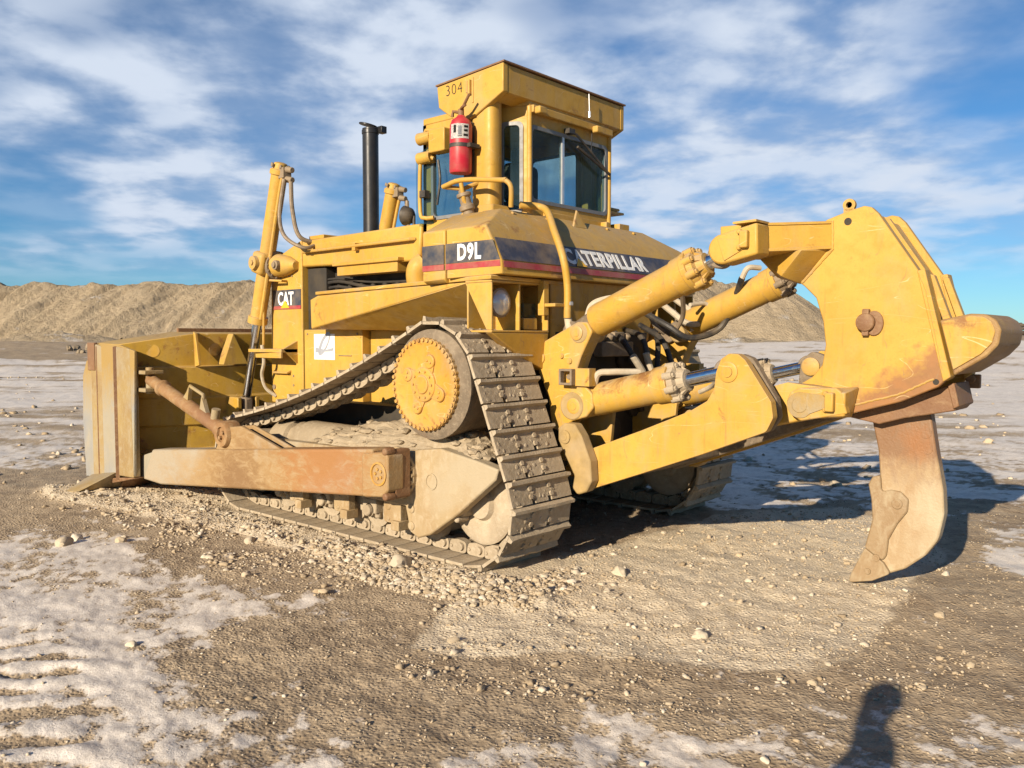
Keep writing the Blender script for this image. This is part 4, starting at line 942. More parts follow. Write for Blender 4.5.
def endplate(sy):
    # side plate with its stiffening strips; rear edge nearest the tractor
    pts = [(PY(134, 481, BY).x, .23), (PY(134, 350, BY).x, 1.52), (PY(120, 345, BY).x, 1.575), (4.84, 1.585), (4.92, 1.5), (5.02, 1.30), (5.06, .6), (5.10, .08), (4.95, .05), (4.70, .12), (4.45, .20)]
    X0 = pts[0][0]
    bm = B(); pry(bm, pts, (BY - .03) * sy, BY * sy); ep_ = link('end_plate', bm, 'bladewear', bl, .006)
    bm = B(); x118 = PY(118, 400, BY).x
    # rear edge box, flaring back
    hull(bm, [V(x, y_ * sy, z) for x, y_, z in ((X0, BY - .07, .22), (X0, BY + .004, .22), (x118 - .01, BY + .012, .21), (x118 - .01, BY - .06, .21), (X0, BY - .07, 1.50), (X0 + .03, BY + .004, 1.54), (x118 - .01, BY + .012, 1.56), (x118 - .01, BY - .06, 1.56))])
    link('edge_box', bm, 'bladerust', ep_, .008)
    bm = B(); x97_ = PY(98, 400, BY).x
    for xx, ww in ((x118 + .02, .018), (x97_ - .05, .022)): hull(bm, [V(xx + a, y_ * sy, z) for a, y_, z in ((-ww, BY - .002, .16), (ww, BY - .002, .16), (0, BY + .035, .17), (-ww, BY - .002, 1.565), (ww, BY - .002, 1.565), (0, BY + .035, 1.56))])
    explode(link('stiffener', bm, 'rust', ep_, .004), 'stiffener')
    bm = B(); hull(bm, [V(x, y_ * sy, z) for x in (x97_ - .02, x97_ + .16) for y_, z in ((BY + .034, 1.30), (BY + .0, 1.30), (BY + .034, 1.60), (BY, 1.60))]); link('edge_cap', bm, 'rust', ep_, .006)
    bm = B(); x97 = PY(97, 400, BY + .04).x; x90 = PY(89, 400, BY + .06).x; x80 = PY(82, 400, BY + .03).x
    hull(bm, [V(x, y_ * sy, z) for x, y_, z in ((x97 - .06, BY - .01, .12), (x97, BY + .022, .08), (x90, BY + .03, .08), (x97 - .06, BY - .01, 1.565), (x97, BY + .022, 1.58), (x90, BY + .03, 1.585), (x90, BY - .02, 1.585), (x90, BY - .02, .08))])
    link('edge_strip', bm, 'bladerust', ep_, .015)
    bm = B(); hull(bm, [V(x, y_ * sy, z) for x, y_, z in ((x90 + .01, BY - .02, .10), (x90 + .01, BY + .02, .12), (x90 + .01, BY + .02, 1.36), (x80, BY + .02, 1.22), (x80 + .03, BY + .02, .75), (x80 - .02, BY + .02, .10), (x90 + .02, BY - .1, 1.4), (x80 - .10, BY + .01, 1.42), (x80, BY - .15, .75))])
    link('front_edge', bm, 'bladewear', ep_, .02)
    bm = B(); hull(bm, [V(x, y_ * sy, z) for x, y_, z in ((4.45, 1.75, .24), (4.45, 1.97, .23), (4.98, 1.99, .16), (4.98, 1.80, .2), (4.66, 2.26, .045), (4.97, 2.31, .00), (5.06, 1.80, .0), (4.62, 1.80, .05), (4.88, 2.30, .03))])
    link('end_bit', bm, 'bladerust', bl, .006)
    bm = B(); hull(bm, [V(x, y_ * sy, z) for x, y_, z in ((4.0, 1.93, .22), (4.5, 1.97, .17), (4.5, 1.75, .17), (4.05, 1.75, .22), (4.7, 1.96, .08), (4.7, 1.75, .08))])
    link('skid', bm, 'rust', bl, .01)
endplate(1); endplate(-1)
bm = B(); hull(bm, [V(x, y_, z) for x, z in ((4.42, .26), (4.70, .02), (4.66, .0), (4.36, .24)) for y_ in (-1.85, 1.85)]); link('cutting_edge', bm, 'rust', bl, .006)
bm = B()
for y_ in (.66, .88, -.66, -.88): box(bm, 3.80, 4.03, y_ - .025, y_ + .025, .78, 1.0)
for y_ in (.55, 1.0): box(bm, 3.99, 4.03, y_ - .02, y_ + .02, .24, .70)
explode(link('cylinder_bracket', bm, 'bladeback', bl, .01), 'cylinder_bracket')

# ------------------------------------------------------------------ push arms and braces
def make_arm(sy):
    y1, y0 = 1.86, 1.655
    pix = [(152, 449.5), (372, 449.0), (372, 497), (240, 489), (160, 484.5), (143, 479)]
    body_ = xz(pix, y1)
    bm = B(); pry(bm, body_, y0 * sy, y1 * sy); ar = link('push_arm', bm, 'arm', doz, .018)
    f = xz([(155, 451), (155, 482), (141, 477), (136.5, 470), (136.5, 463), (143, 455)], y1 - .02)
    bm = B(); pry(bm, f, (y0 + .03) * sy, (y1 - .02) * sy); c = PY(136, 466.5, 1.76); cyl(bm, (c.x + .02, 1.66 * sy, c.z), (c.x + .02, 1.84 * sy, c.z), .085, .085, 20); cyl(bm, (c.x + .1, 1.7 * sy, c.z), (c.x + .1, 1.8 * sy, c.z + .15), .05, .05, 12)
    link('front_joint', bm, 'bladewear', ar, .012)
    # trunnion block at the rear with its bolted cap
    tb = xz([(364, 453), (386, 452), (390, 456), (390, 491), (384, 497), (364, 496.5)], y1)
    bm = B(); pry(bm, corner(tb, .03, 3), 1.73 * sy, (y1 + .022) * sy); t_ = link('trunnion_block', bm, 'arm', ar, .012)
    c = PY(379, 474, y1 + .02)
    bm = B(); lathe(bm, (c.x, (y1 + .015) * sy, c.z), (0, sy, 0), [(0, .088), (.016, .088), (.018, .074), (.006, .070), (.006, .0001)], 28)
    for k in range(5): a = 2 * math.pi * k / 5; hexbolt(bm, (c.x + .035 * math.cos(a), (y1 + .02) * sy, c.z + .035 * math.sin(a)), (0, sy, 0), .013, .012)
    link('trunnion_cap', bm, 'hub', t_)
    bm = B(); e = PY(389, 474, y1)
    hull(bm, [V(e.x + x, y_ * sy, e.z + z) for x in (-.006, .06) for y_ in (1.66, 1.80) for z in (-.19, .17)]); 
    for z in (-.17, .16): cyl(bm, (e.x + .02, 1.80 * sy, e.z + z), (e.x + .02, 1.89 * sy, e.z + z), .034, .03, 8)
    link('bearing_clamp', bm, 'rust', t_, .02)
    bm = B(); rc = PY(399, 472.5, 1.60); lathe(bm, (rc.x, 1.60 * sy, rc.z), (0, sy, 0), [(0, .20), (.03, .20), (.035, .17), (.010, .165)], 28)
    for k in range(9): a = -1.2 + .3 * k; hexbolt(bm, (rc.x - .183 * math.cos(a), 1.632 * sy, rc.z + .183 * math.sin(a)), (0, sy, 0), .02, .018)
    link('bearing_ring', bm, 'frame', t_); bm = B(); lathe(bm, (rc.x, 1.60 * sy, rc.z), (0, sy, 0), [(0, .16), (.012, .16), (.012, .0001)], 28); link('bearing_shade_disc', bm, 'dark', t_)  # the dark disc paints the shade of the open void inside the ring
    # brace and its lugs
    bk = xz([(217, 450.5), (222, 436), (230, 427), (243, 426), (248, 429), (285, 450.5)], 1.80)
    bm = B(); pry(bm, bk, 1.78 * sy, 1.82 * sy); pry(bm, bk, 1.67 * sy, 1.70 * sy); bb = link('brace_lug', bm, 'arm', ar, .01)
    p = PY(150, 379, 1.80); q = PY(228, 434, 1.78); d = (q - p); Lb = d.length; d = d.normalized()
    p = V(p.x, p.y * sy, p.z); d = V(d.x, d.y * sy, d.z)
    bm = B(); lathe(bm, p, d, [(.0, .045), (.02, .06), (.24, .058), (.25, .075), (.27, .084), (.30, .084), (.32, .066), (Lb - .16, .066), (Lb - .15, .078), (Lb - .06, .078), (Lb - .05, .05), (Lb, .05)], 24)
    br = link('tilt_brace', bm, 'brace', doz)
    bm = B(); c = V(q.x, q.y * sy, q.z); lathe(bm, c + V(0, -.075 * sy, 0), (0, sy, 0), [(0, .12), (.03, .125), (.12, .125), (.15, .11), (.15, .07), (.13, .068), (.13, .0001)], 28); hexbolt(bm, c + V(-.03, .06 * sy, .02), (0, sy, 0), .02, .02); hexbolt(bm, c + V(.02, .06 * sy, -.03), (0, sy, 0), .02, .02); link('pivot_eye', bm, 'brace', br)
    bm = B()
    for dz in (.05, -.13): pry(bm, corner([(p.x - .10, p.z + dz), (p.x + .35, p.z + dz), (p.x + .35, p.z + dz + .04), (p.x - .10, p.z + dz + .04)], .01), (1.80 - .10) * sy, (1.80 + .10) * sy)
    cyl(bm, (p.x + .0, 1.80 * sy, p.z - .15), (p.x + .0, 1.80 * sy, p.z + .12), .04, .04, 14); link('brace_clevis', bm, 'bladerust', bl, .015)
    bm = B(); m0 = p + d * (Lb * .48); u = V(-d.z, 0, d.x); u = -u if u.z < 0 else u
    tube(bm, [m0 + u * .06, m0 + u * .20 + d * .05, m0 + u * .20 + d * .30, m0 + u * .06 + d * .34], .018, 8); 
    slab(bm, [m0 + u * .06 - d * .02 + V(0, -.02, 0), m0 + u * .06 + d * .07 + V(0, -.02, 0), m0 + u * .19 + d * .06 + V(0, -.02, 0)], (0, .04, 0)); slab(bm, [m0 + u * .06 + d * .42 + V(0, -.02, 0), m0 + u * .06 + d * .30 + V(0, -.02, 0), m0 + u * .19 + d * .30 + V(0, -.02, 0)], (0, .04, 0))
    cyl(bm, m0 + d * .55 + u * .05, m0 + d * .55 + u * .15, .04, .04, 12); link('brace_handle', bm, 'bladerust', br)
make_arm(1); make_arm(-1)

# ------------------------------------------------------------------ ripper
def make_bracket(sy):
    y0, y1 = .68, .82
    pl = xz([(532, 354), (536, 346), (577, 322), (587, 322), (592, 332), (581, 356), (575, 374), (583, 384), (592, 394), (593, 408), (586, 417), (572, 421), (560, 432), (552, 428), (548, 397)], y1)
    bm = B(); pry(bm, corner(pl, .03, 3), y0 * sy, y1 * sy); bk = link('ripper_bracket', bm, 'yeldirty', doz, .01)
    bm = B()
    for (x, y_), r in (((577, 333), .055), ((540.5, 358), .045), ((574, 406), .06), ((562, 356), .02), ((570, 361), .022)):
        c = PY(x, y_, y1); pinhead(bm, (c.x, y1 * sy, c.z), (0, sy, 0), r, .014)
    explode(link('bracket_pin', bm, 'yeldirty', bk), 'bracket_pin')
    bm = B(); c = PY(572, 406, y1); lathe(bm, (c.x, (y0 - .08) * sy, c.z), (0, sy, 0), [(0, .10), (.23, .105), (.23, .0001)], 28); c = PY(579, 333, y1); lathe(bm, (c.x, (y0 - .10) * sy, c.z), (0, sy, 0), [(0, .075), (.243, .078), (.243, .0001)], 28); explode(link('bracket_boss', bm, 'linkdust', bk, .01), 'bracket_boss')
    c = PY(567, 377, y1 + .06)
    bm = B(); hull(bm, [V(c.x + x, (y1 + y_) * sy, c.z + z) for x in (-.18, .0) for y_ in (-.05, .03) for z in (-.065, .065)]); s_ = link('square_socket', bm, 'yeldirty', bk)
    bm = B(); sq = lambda h: [V(c.x + .005 + a, (y1 + .03) * sy, c.z + b_) for a, b_ in ((-h, -h), (h, -h), (h, h), (-h, h))]
    slab(bm, sq(.06), (0, .05 * sy, 0), [sq(.043)]); cyl(bm, (c.x, (y1 + .031) * sy, c.z), (c.x, (y1 + .045) * sy, c.z), .02, .02, 12); link('socket_rim', bm, 'grimy', s_, .004)
    lk = xz([(558, 428), (564, 423), (574, 424), (581, 436), (590, 462), (591, 482), (586, 492), (577, 495), (572, 488), (574, 476), (558, 440)], .90)
    bm = B(); pry(bm, corner(lk, .03, 3), .80 * sy, .90 * sy); l_ = link('pivot_link', bm, 'linkdust', bk, .012)
    bm = B(); c = PY(565, 437, .90); pinhead(bm, (c.x, .90 * sy, c.z), (0, sy, 0), .05, .014); link('pivot_pin', bm, 'linkdust', l_)
    # inner mounting web with a hole, seen behind the lower cylinder
    bm = B(); slab(bm, [V(-.40, .45 * sy, .55), V(-.80, .45 * sy, .55), V(-.86, .45 * sy, 1.10), V(-.40, .45 * sy, 1.15)], (0, .04 * sy, 0)); link('inner_web', bm, 'yeldirty', bk, .006)
    bm = B(); slab(bm, [V(-.46, .60 * sy, .70), V(-.54, .60 * sy, .70), V(-.50, .60 * sy, 1.02)], (0, .06 * sy, 0)); link('web_rib', bm, 'yeldirty', bk, .006)
make_bracket(1); make_bracket(-1)

def make_cyl(sy, p, q, r, Lb, mat, ped, gr, s0=.20):
    p = V(p[0], p[1] * sy, p[2]); q = V(q[0], q[1] * sy, q[2]); d = (q - p).normalized(); Lt = (q - p).length
    bm = B(); lathe(bm, p, d, [(s0, r * .82), (s0 + .015, r * .97), (s0 + .04, r), (Lb - .21, r), (Lb - .205, r * 1.10), (Lb - .12, r * 1.12), (Lb - .115, r * 1.16), (Lb - .075, r * 1.16), (Lb - .07, r * .9)], 36)
    c = link('ripper_cylinder', bm, mat, doz)
    u, w = basis(d); bm = B()
    lathe(bm, p, d, [(Lb - .09, r * 1.05), (Lb - .03, r * 1.02), (Lb - .02, r * .72), (Lb + .03, r * .62), (Lb + .03, r * .40)], 28)
    for k in range(8):
        a = 2 * math.pi * (k + .5) / 8; o = (u * math.cos(a) + w * math.sin(a))
        cyl(bm, p + d * (Lb - .09) + o * r * 1.0, p + d * (Lb - .02) + o * r * 1.0, .030, .027, 10); hexbolt(bm, p + d * (Lb - .022) + o * r * 1.0, d, .018, .016)
        hull(bm, [p + d * (Lb + e) + o * rr + (u * -math.sin(a) + w * math.cos(a)) * s for e, rr in ((-.03, r * .98), (.025, r * .62), (-.03, r * .6)) for s in (-.012, .012)])
    link('gland', bm, ped, c)
    bm = B(); lathe(bm, p, d, [(Lb - .02, gr), (Lt - .02, gr)], 24); link('rod', bm, 'chrome', c)
    bm = B(); cyl(bm, q + V(0, -.038 * sy, 0), q + V(0, .038 * sy, 0), .085, .085, 24); link('rod_eye', bm, 'grimy', c, .01)
    bm = B(); cyl(bm, p, p + d * (s0 + .05), .07, r * .8, 18); cyl(bm, p + V(0, -.06, 0), p + V(0, .06, 0), .085, .085, 20); link('base_eye', bm, 'muddark', c, .008)
    return c, d, u, w
_p = PY(574, 404.5, .69); LB_ = (_p.x, .69, _p.z); UB_ = PY(576, 332.5, .69); UE_ = PY(721, 256, .69)
for sy in (1, -1):
    make_cyl(sy, (UB_.x, .69, UB_.z), (UE_.x, .69, UE_.z), .122, 1.16, 'yelclean', 'yeldirty' if sy > 0 else 'grimy', .05)
    make_cyl(sy, LB_, (-1.90, .69, 1.43), .12, .97, 'yelrust' if sy > 0 else 'yeldirty', 'mud', .05, .15)

# lower beam: two gooseneck arms tied by a cross box
gn = [(585, 451), (640, 431), (690, 411), (707, 401), (714, 389), (716, 372), (721, 359), (729, 353.5), (738, 354), (745, 360), (771, 402), (773, 418), (766, 432), (700, 455), (640, 474), (585, 491)]
g_px = xz(gn, .80); g1 = corner(xz(gn, .80), [.01, .05, .05, .03, .03, .03, .03, .03, .03, .03, .03, .04, .05, .1, .1, .01], 3)
def arm_plates(sy, parent=None):
    bm = B(); pry(bm, g1, .73 * sy, .80 * sy); a = link('lift_arm', bm, 'yel', parent, .012)
    inner = [(-.66, .47), (-.66, .75), (-1.72, 1.13), (-1.80, 1.28), (-1.81, 1.45), (-1.90, 1.53), (-1.99, 1.50), (-2.16, 1.24), (-2.18, 1.12), (-2.12, 1.03)]
    bm = B(); pry(bm, corner([(x - .06, z + .02) for x, z in inner], .05, 4), .57 * sy, .645 * sy); link('inner_plate', bm, 'muddark', a, .012)
    bm = B(); pry(bm, corner([(-.70, .50), (-.70, .76), (-1.60, 1.08), (-1.68, .96), (-1.2, .70)], .02, 2), .64 * sy, .735 * sy); pry(bm, corner([(-1.75, 1.02), (-1.80, 1.12), (-2.05, 1.10), (-2.03, 1.05)], .02, 2), .64 * sy, .735 * sy); link('arm_web', bm, 'muddark', a)
    c = PY(728, 372, .80); bm = B(); lathe(bm, (c.x, .60 * sy, c.z), (0, -sy, 0), [(0, .07), (.05, .07), (.06, .05), (.06, .0001)], 24); link('inner_pin', bm, 'yeldirty', a); bm = B(); lathe(bm, (c.x, .795 * sy, c.z), (0, sy, 0), [(0, .068), (.012, .068), (.016, .058), (.016, .036), (.024, .034), (.024, .0001)], 28); link('arm_pin', bm, 'yel', a)
    bm = B(); r_ = random.Random(4)
    for k in range(70):
        i = r_.choice((7, 8, 9, 9, 10, 11)); i0 = g_px[i]; i1 = g_px[i + 1]; t = r_.random(); x = i0[0] + (i1[0] - i0[0]) * t; z = i0[1] + (i1[1] - i0[1]) * t; s = r_.uniform(.006, .018)
        bmesh.ops.create_icosphere(bm, subdivisions=2, radius=1, matrix=Matrix.Translation((x, r_.uniform(.58, .79) * sy, z)) @ Matrix.Rotation(r_.uniform(0, 6), 4, 'X') @ Matrix.Diagonal((s, s * 1.3, s * .8, 1)))
    for v in bm.verts: v.co += V(mnoise.noise(v.co * 40), mnoise.noise(v.co * 40 + V(5, 0, 0)), mnoise.noise(v.co * 40 + V(0, 5, 0))) * .01
    bm.free(); bm = B(); pry(bm, corner([(-2.02, 1.50), (-2.20, 1.26), (-2.22, 1.13), (-2.14, 1.09), (-1.96, 1.40)], .03, 3), .665 * sy, .705 * sy); link('wear_plate', bm, 'muddark', a, .006)
    return a
rip = None
bm = B(); hull(bm, [V(x, y, z) for x, z in ((-.80, .54), (-.80, .74), (-1.2, .88), (-1.2, .68)) for y in (-.58, .58)]); rip = link('ripper_beam', bm, 'muddark', doz, .015)
arm_plates(1, rip); arm_plates(-1, rip)
bm = B()
for sy in (1, -1): hull(bm, [V(x, y_ * sy, z) for x, y_, z in ((-1.72, .44, .96), (-1.72, .44, 1.22), (-2.02, .44, 1.04), (-2.05, .44, 1.28), (-1.72, .2, .96), (-1.72, .2, 1.22), (-2.48, .40, 1.16), (-2.45, .40, 1.33), (-2.48, .2, 1.16), (-2.45, .2, 1.33), (-2.2, .41, 1.08), (-2.2, .41, 1.36))])
explode(link('beam_end', bm, 'yeldirty', rip, .012), 'beam_end')
bm = B(); cyl(bm, (-2.05, -.58, 1.20), (-2.05, .58, 1.20), .11, .11, 24); link('cross_tube', bm, 'muddark', rip)
# the standard that carries the shank
HP = [(824.7, 220.5), (845, 212), (864, 205.7), (871, 206.8), (878, 213), (918, 270), (925, 287), (944, 372), (946, 380), (938, 387), (900, 402), (846, 415), (797, 418), (789, 411), (786, 404), (788, 394), (797, 385.7), (812, 377), (822, 365), (825.5, 345), (823, 322), (816, 298), (804, 286), (797, 281), (826, 250)]
hp = xz(HP, .30)
bm = B(); pry(bm, corner(hp, [.02] * len(hp), 3), .245, .30); head = link('ripper_head', bm, 'head', doz, .008)
bm = B(); pry(bm, corner(hp, [.02] * len(hp), 3), -.30, -.245); link('side_plate', bm, 'yelclean', head, .008)
# body between the plates, open slot in the middle for the shank
up_ = [hp[i] for i in (1, 2, 3, 4, 5, 6)] + [(hp[6][0] + .10, hp[6][1] - .05), (hp[6][0] + .35, hp[6][1])]
for sy in (1, -1):
    bm = B(); ins = xz([(832, 226), (860, 213), (872, 216), (912, 274), (918, 290), (938, 372), (930, 382), (850, 408), (830, 350), (820, 300), (815, 262)], .30); pry(bm, ins, .09 * sy, .244 * sy); link('body_block', bm, 'yeldirty', head, .01)
    bm = B(); st_ = xz([(876, 214), (882, 216), (922, 273), (918, 277)], .09); pry(bm, st_, .055 * sy, .10 * sy); link('back_strip', bm, 'yelclean', head, .004)
bm = B(); ins = xz([(838, 240), (868, 228), (905, 285), (925, 372), (850, 400), (835, 345)], .30); pry(bm, ins, -.088, .088); link('slot_lining', bm, 'grimy', head)
# weld beads
def bead(pix, Y, par, r=.007):
    P_ = [PY(x, y_, Y) for x, y_ in pix]; Q_ = []
    for a_, b2_ in zip(P_, P_[1:]):
        n_ = max(2, int((b2_ - a_).length / .012))
        for k in range(n_): Q_.append(a_.lerp(b2_, k / n_) + V(random.uniform(-.002, .002), 0, random.uniform(-.002, .002)))
    bm = B(); tube(bm, Q_, r, 6); return link('weld_bead', bm, 'yeldirty', par)
bead([(800, 411), (846, 407), (900, 394), (936, 378)], .301, head)
bead([(919, 273), (926, 290), (943, 372)], .301, head)
bead([(832.5, 221), (832.5, 249), (801, 284)], .303, head, .009)
# wear plates on the back
for sy in (1, -1):
    bm = B(); q = xz([(917, 270.5), (925, 269), (951, 377), (943, 382)], .30); pry(bm, q, .20 * sy, .306 * sy); link('wear_bar', bm, 'yelclean', head, .006)
    bm = B(); q = xz([(926, 273), (934, 275), (951, 320), (946, 330)], .20); pry(bm, q, .14 * sy, .199 * sy); link('wear_bar', bm, 'yelclean', head, .006)
bm = B(); c = PY(850, 206, .19)
lathe(bm, (c.x, .18, c.z + .005), (0, 1, 0), [(0, .040), (.03, .040), (.03, .02), (0, .02)], 24); box(bm, c.x - .034, c.x + .034, .18, .21, c.z - .09, c.z - .02); link('lifting_eye', bm, 'yeldirty', head)
bm = B(); c = PY(848, 221.5, .30); lathe(bm, (c.x, .296, c.z), (0, 1, 0), [(0, .024), (.006, .024), (.006, .0001)], 20); c = PY(936, 382, .30); lathe(bm, (c.x, .296, c.z), (0, 1, 0), [(0, .018), (.006, .018), (.006, .0001)], 16); explode(link('hole_shade_disc', bm, 'dark', head), 'hole_shade_disc')  # flat dark discs stand in for the shade inside two drilled holes
c = PY(867, 322.5, .30); bm = B()
lathe(bm, (c.x, .30, c.z), (0, 1, 0), [(-.01, .058), (.045, .058), (.05, .05), (.05, .0001)], 28); hull(bm, [V(c.x + x, y_, c.z + z) for x in (-.02, .02) for y_ in (.298, .338) for z in (-.085, .085)])
sp_ = link('shank_pin', bm, 'rust', head, .006)
bm = B(); q = [(c.x - .05 + .075 * math.cos(t), c.z - .005 + .075 * math.sin(t)) for t in [math.radians(-150 - 18 * i) for i in range(12)]]; q2 = [(c.x - .045 + .055 * math.cos(t), c.z + .0 + .06 * math.sin(t)) for t in [math.radians(-150 - 18 * i) for i in range(12)]]
pry(bm, [(c.x - .045 + .058 * math.cos(t), c.z - .005 + .078 * math.sin(t)) for t in [2 * math.pi * i / 24 for i in range(24)]], .299, .316); link('pin_keeper', bm, 'rust', sp_, .004)
# push block at the very back
pb_ = xz([(939, 320), (970, 313.5), (985, 314), (996, 320), (1001, 330), (998, 345), (986, 357), (953, 376)], .32)
bm = B(); pry(bm, corner(pb_, [.0, .05, .05, .06, .06, .06, .06, .0], 5), -.32, .31); pb2 = link('push_block', bm, 'pushblock', head, .012)
bm = B(); pin_ = xz([(941, 321.5), (970, 315.5), (984, 316.5), (992, 322), (995.5, 331), (992, 343), (981, 354), (953, 370)], .32); pry(bm, corner(pin_, [.0, .05, .05, .06, .06, .06, .06, .0], 5), .311, .322); link('block_face', bm, 'yelrust', pb2, .004)
bm = B(); q = xz([(846, 416), (940, 388), (953, 384), (960, 405), (955, 411), (905, 418), (880, 424)], .14); pry(bm, q, -.16, .16); link('lower_guide', bm, 'rust', head, .008)
bm = B(); q = xz([(948, 384), (955, 383), (960, 406), (954, 409)], .16); pry(bm, q, -.18, .18); lathe(bm, (q[1][0] + .0, -.24, q[1][1] + .01), (0, 1, 0), [(0, .03), (.03, .03)], 12); c = q[1]; hull(bm, [V(c[0] + x, y_, c[1] + z) for x in (-.05, .03) for y_ in (-.28, -.24) for z in (-.05, .04)]); link('end_guide', bm, 'rust', head, .006)
# lower lugs and pins
def lug(sy):
    q = xz([(789, 412), (786, 402), (790, 392), (800, 388), (836, 388), (841, 392), (847, 414), (800, 421)], .50)
    bm = B(); pry(bm, corner(q, [.04, .05, .05, .03, .02, .02, .01, .03], 4), .43 * sy, .50 * sy); l_ = link('lower_lug', bm, 'yeldirty', head, .012)
    bm = B(); hull(bm, [V(x, y_ * sy, z) for x, y_, z in ((-2.38, .30, 1.12), (-2.38, .497, 1.14), (-2.58, .30, 1.14), (-2.60, .497, 1.16), (-2.40, .30, 1.32), (-2.42, .497, 1.30), (-2.62, .30, 1.34), (-2.60, .497, 1.31))]); link('lug_web', bm, 'yeldirty', l_, .01)
    c = PY(800, 405, .50); bm = B()
    lathe(bm, (c.x, .495 * sy, c.z), (0, sy, 0), [(0, .085), (.012, .085), (.014, .05), (.018, .048), (.018, .0001)], 24)
    hull(bm, [V(c.x + x, y_ * sy, c.z + z) for x, z in ((.01, -.085), (.01, .085), (-.17, -.01), (-.17, .07)) for y_ in (.498, .508)]); k = link('pin_cover', bm, 'bladewear', l_, .004)
    e = PY(831, 402, .50); bm = B(); box(bm, e.x - .028, e.x + .028, .50 * sy, .545 * sy, e.z - .06, e.z + .06)
    for z in (-.05, .05): hexbolt(bm, (e.x + .03, .50 * sy, e.z + z), (0, sy, 0), .02, .03)
    link('keeper_block', bm, 'yeldirty', l_, .008)
lug(1); lug(-1)
# upper horns that take the tilt cylinders
def horn(sy):
    g = lambda x, y_, Y: (lambda p: V(p.x, p.y * sy, p.z))(PY(x, y_, Y))
    A, Bp, C, D, E, F, G = g(757, 223, .66), g(757, 252, .66), g(724, 238, .66), g(733, 262, .66), g(832, 221, .30), g(832, 249, .30), g(800, 284, .30)
    dn = V(0, -.05 * sy, 0)
    bm = B(); hull(bm, [A, Bp, A + V(.26, 0, 0), Bp + V(.26, 0, -.03), E, F, E + V(.55, 0, .0), F + V(.50, 0, -.04), E + dn, F + dn])
    h = link('horn', bm, 'yelclean', head, .008)
    bm = B(); hull(bm, [E + V(-.012, 0, .0), E + V(-.012, 0, -.018), A + V(-.012, 0, 0), A + V(-.012, 0, -.018), E, A, E + V(0, 0, -.018), A + V(0, 0, -.018)]); hull(bm, [F + V(-.012, 0, .02), F + V(-.012, 0, 0), Bp + V(-.012, 0, .02), Bp + V(-.012, 0, 0), F, Bp, F + V(0, 0, .02), Bp + V(0, 0, .02)]); explode(link('flange', bm, 'yelclean', h, .003), 'flange')
    bm = B(); hull(bm, [F + V(.03, 0, 0), G, G + dn, F + dn, F + V(.5, 0, -.03), G + V(.16, 0, .05), V(F.x + .12, .50 * sy, F.z - .01), V(G.x + .08, .42 * sy, G.z + .05)]); link('horn_gusset', bm, 'yelclean', h, .008)
    cpx = [(757, 222), (758, 254), (742, 262), (726, 263), (715, 264)]
    cc = PY(721.5, 249, .78); R = .098
    arc = [(cc.x + R * math.cos(t), cc.z + R * math.sin(t)) for t in [math.radians(-70 + 160 * i / 14 + (-0)) for i in range(15)]]
    e1, e2 = PY(757, 222, .78), PY(757.5, 254, .78)
    pol = [(e2.x, e2.z)] + [(cc.x + R * math.cos(t), cc.z + R * math.sin(t)) for t in [math.radians(-100 + 170 * i / 14) for i in range(15)]] + [(e1.x, e1.z)]
    bm = B(); pry(bm, pol, .60 * sy, .78 * sy); lg = link('horn_lug', bm, 'yelclean', h, .014)
    kp = PY(745.5, 238.5, .78); bm = B(); box(bm, kp.x - .028, kp.x + .028, .78 * sy, .82 * sy, kp.z - .06, kp.z + .05)
    for z in (-.055, .045): hexbolt(bm, (kp.x + .035, .78 * sy, kp.z + z), (0, sy, 0), .02, .03)
    link('keeper_block', bm, 'yelclean', lg, .008)
    bm = B(); hull(bm, [V(cc.x + x, y_ * sy, cc.z + z) for x, z in ((-.02, -.08), (.03, .07), (-.17, -.005), (-.17, .05)) for y_ in (.779, .788)]); link('pin_cover', bm, 'yelclean', lg, .004)
    bm = B(); slab(bm, [V(e1.x, .60 * sy, e1.z + .004), V(e1.x, .79 * sy, e1.z + .004), V(e1.x + .16, .79 * sy, e1.z + .0), V(e1.x + .16, .60 * sy, e1.z + .0)], (0, 0, .014)); link('cover_strip', bm, 'yelclean', lg)
horn(1); horn(-1)
# shank, its shin guard and tip
SH = [(872, 420), (930, 411), (936, 450), (943, 490), (944, 515), (938, 540), (925, 556), (905, 569), (884, 575), (868, 566), (876, 540), (881, 500), (880, 480), (878, 450)]
bm = B(); pry(bm, corner(xz(SH, .05), [.0, .0, .1, .15, .15, .15, .15, .1, .05, .02, .05, .1, .05, .05], 4), -.05, .05); sh = link('shank', bm, 'shank', head, .012)
gd = xz([(868, 484), (872, 477), (880, 475), (881, 492), (890, 490), (900, 492), (908, 500), (907, 512), (897, 524), (888, 540), (886, 556), (882, 561), (864, 548), (872, 520), (871, 500)], .075)
bm = B(); pry(bm, corner(gd, .03, 4), -.075, .075); sg = link('shin_guard', bm, 'shinguard', sh, .01)
tp_ = xz([(864.5, 548), (883, 563), (890, 574), (872, 581), (848, 582.5), (851, 573)], .08)
bm = B(); pry(bm, corner(tp_, [.01, .02, .02, .03, .02, .02], 3), -.08, .08); link('ripper_tip', bm, 'shinguard', sh, .012)
bm = B()
for x, y_, r in ((897, 504, .034), (876, 558, .024), (868, 571, .02)): c = PY(x, y_, .078); pinhead(bm, (c.x, .072 + (.008 if y_ > 565 else 0), c.z), (0, 1, 0), r, .012)
explode(link('guard_pin', bm, 'shinguard', sg), 'guard_pin')
bm = B(); 
for x, y_ in ((926, 433), (927, 449)): c = PY(x, y_, .05); lathe(bm, (c.x, .048, c.z), (0, 1, 0), [(0, .034), (.006, .034), (.006, .0001)], 16)
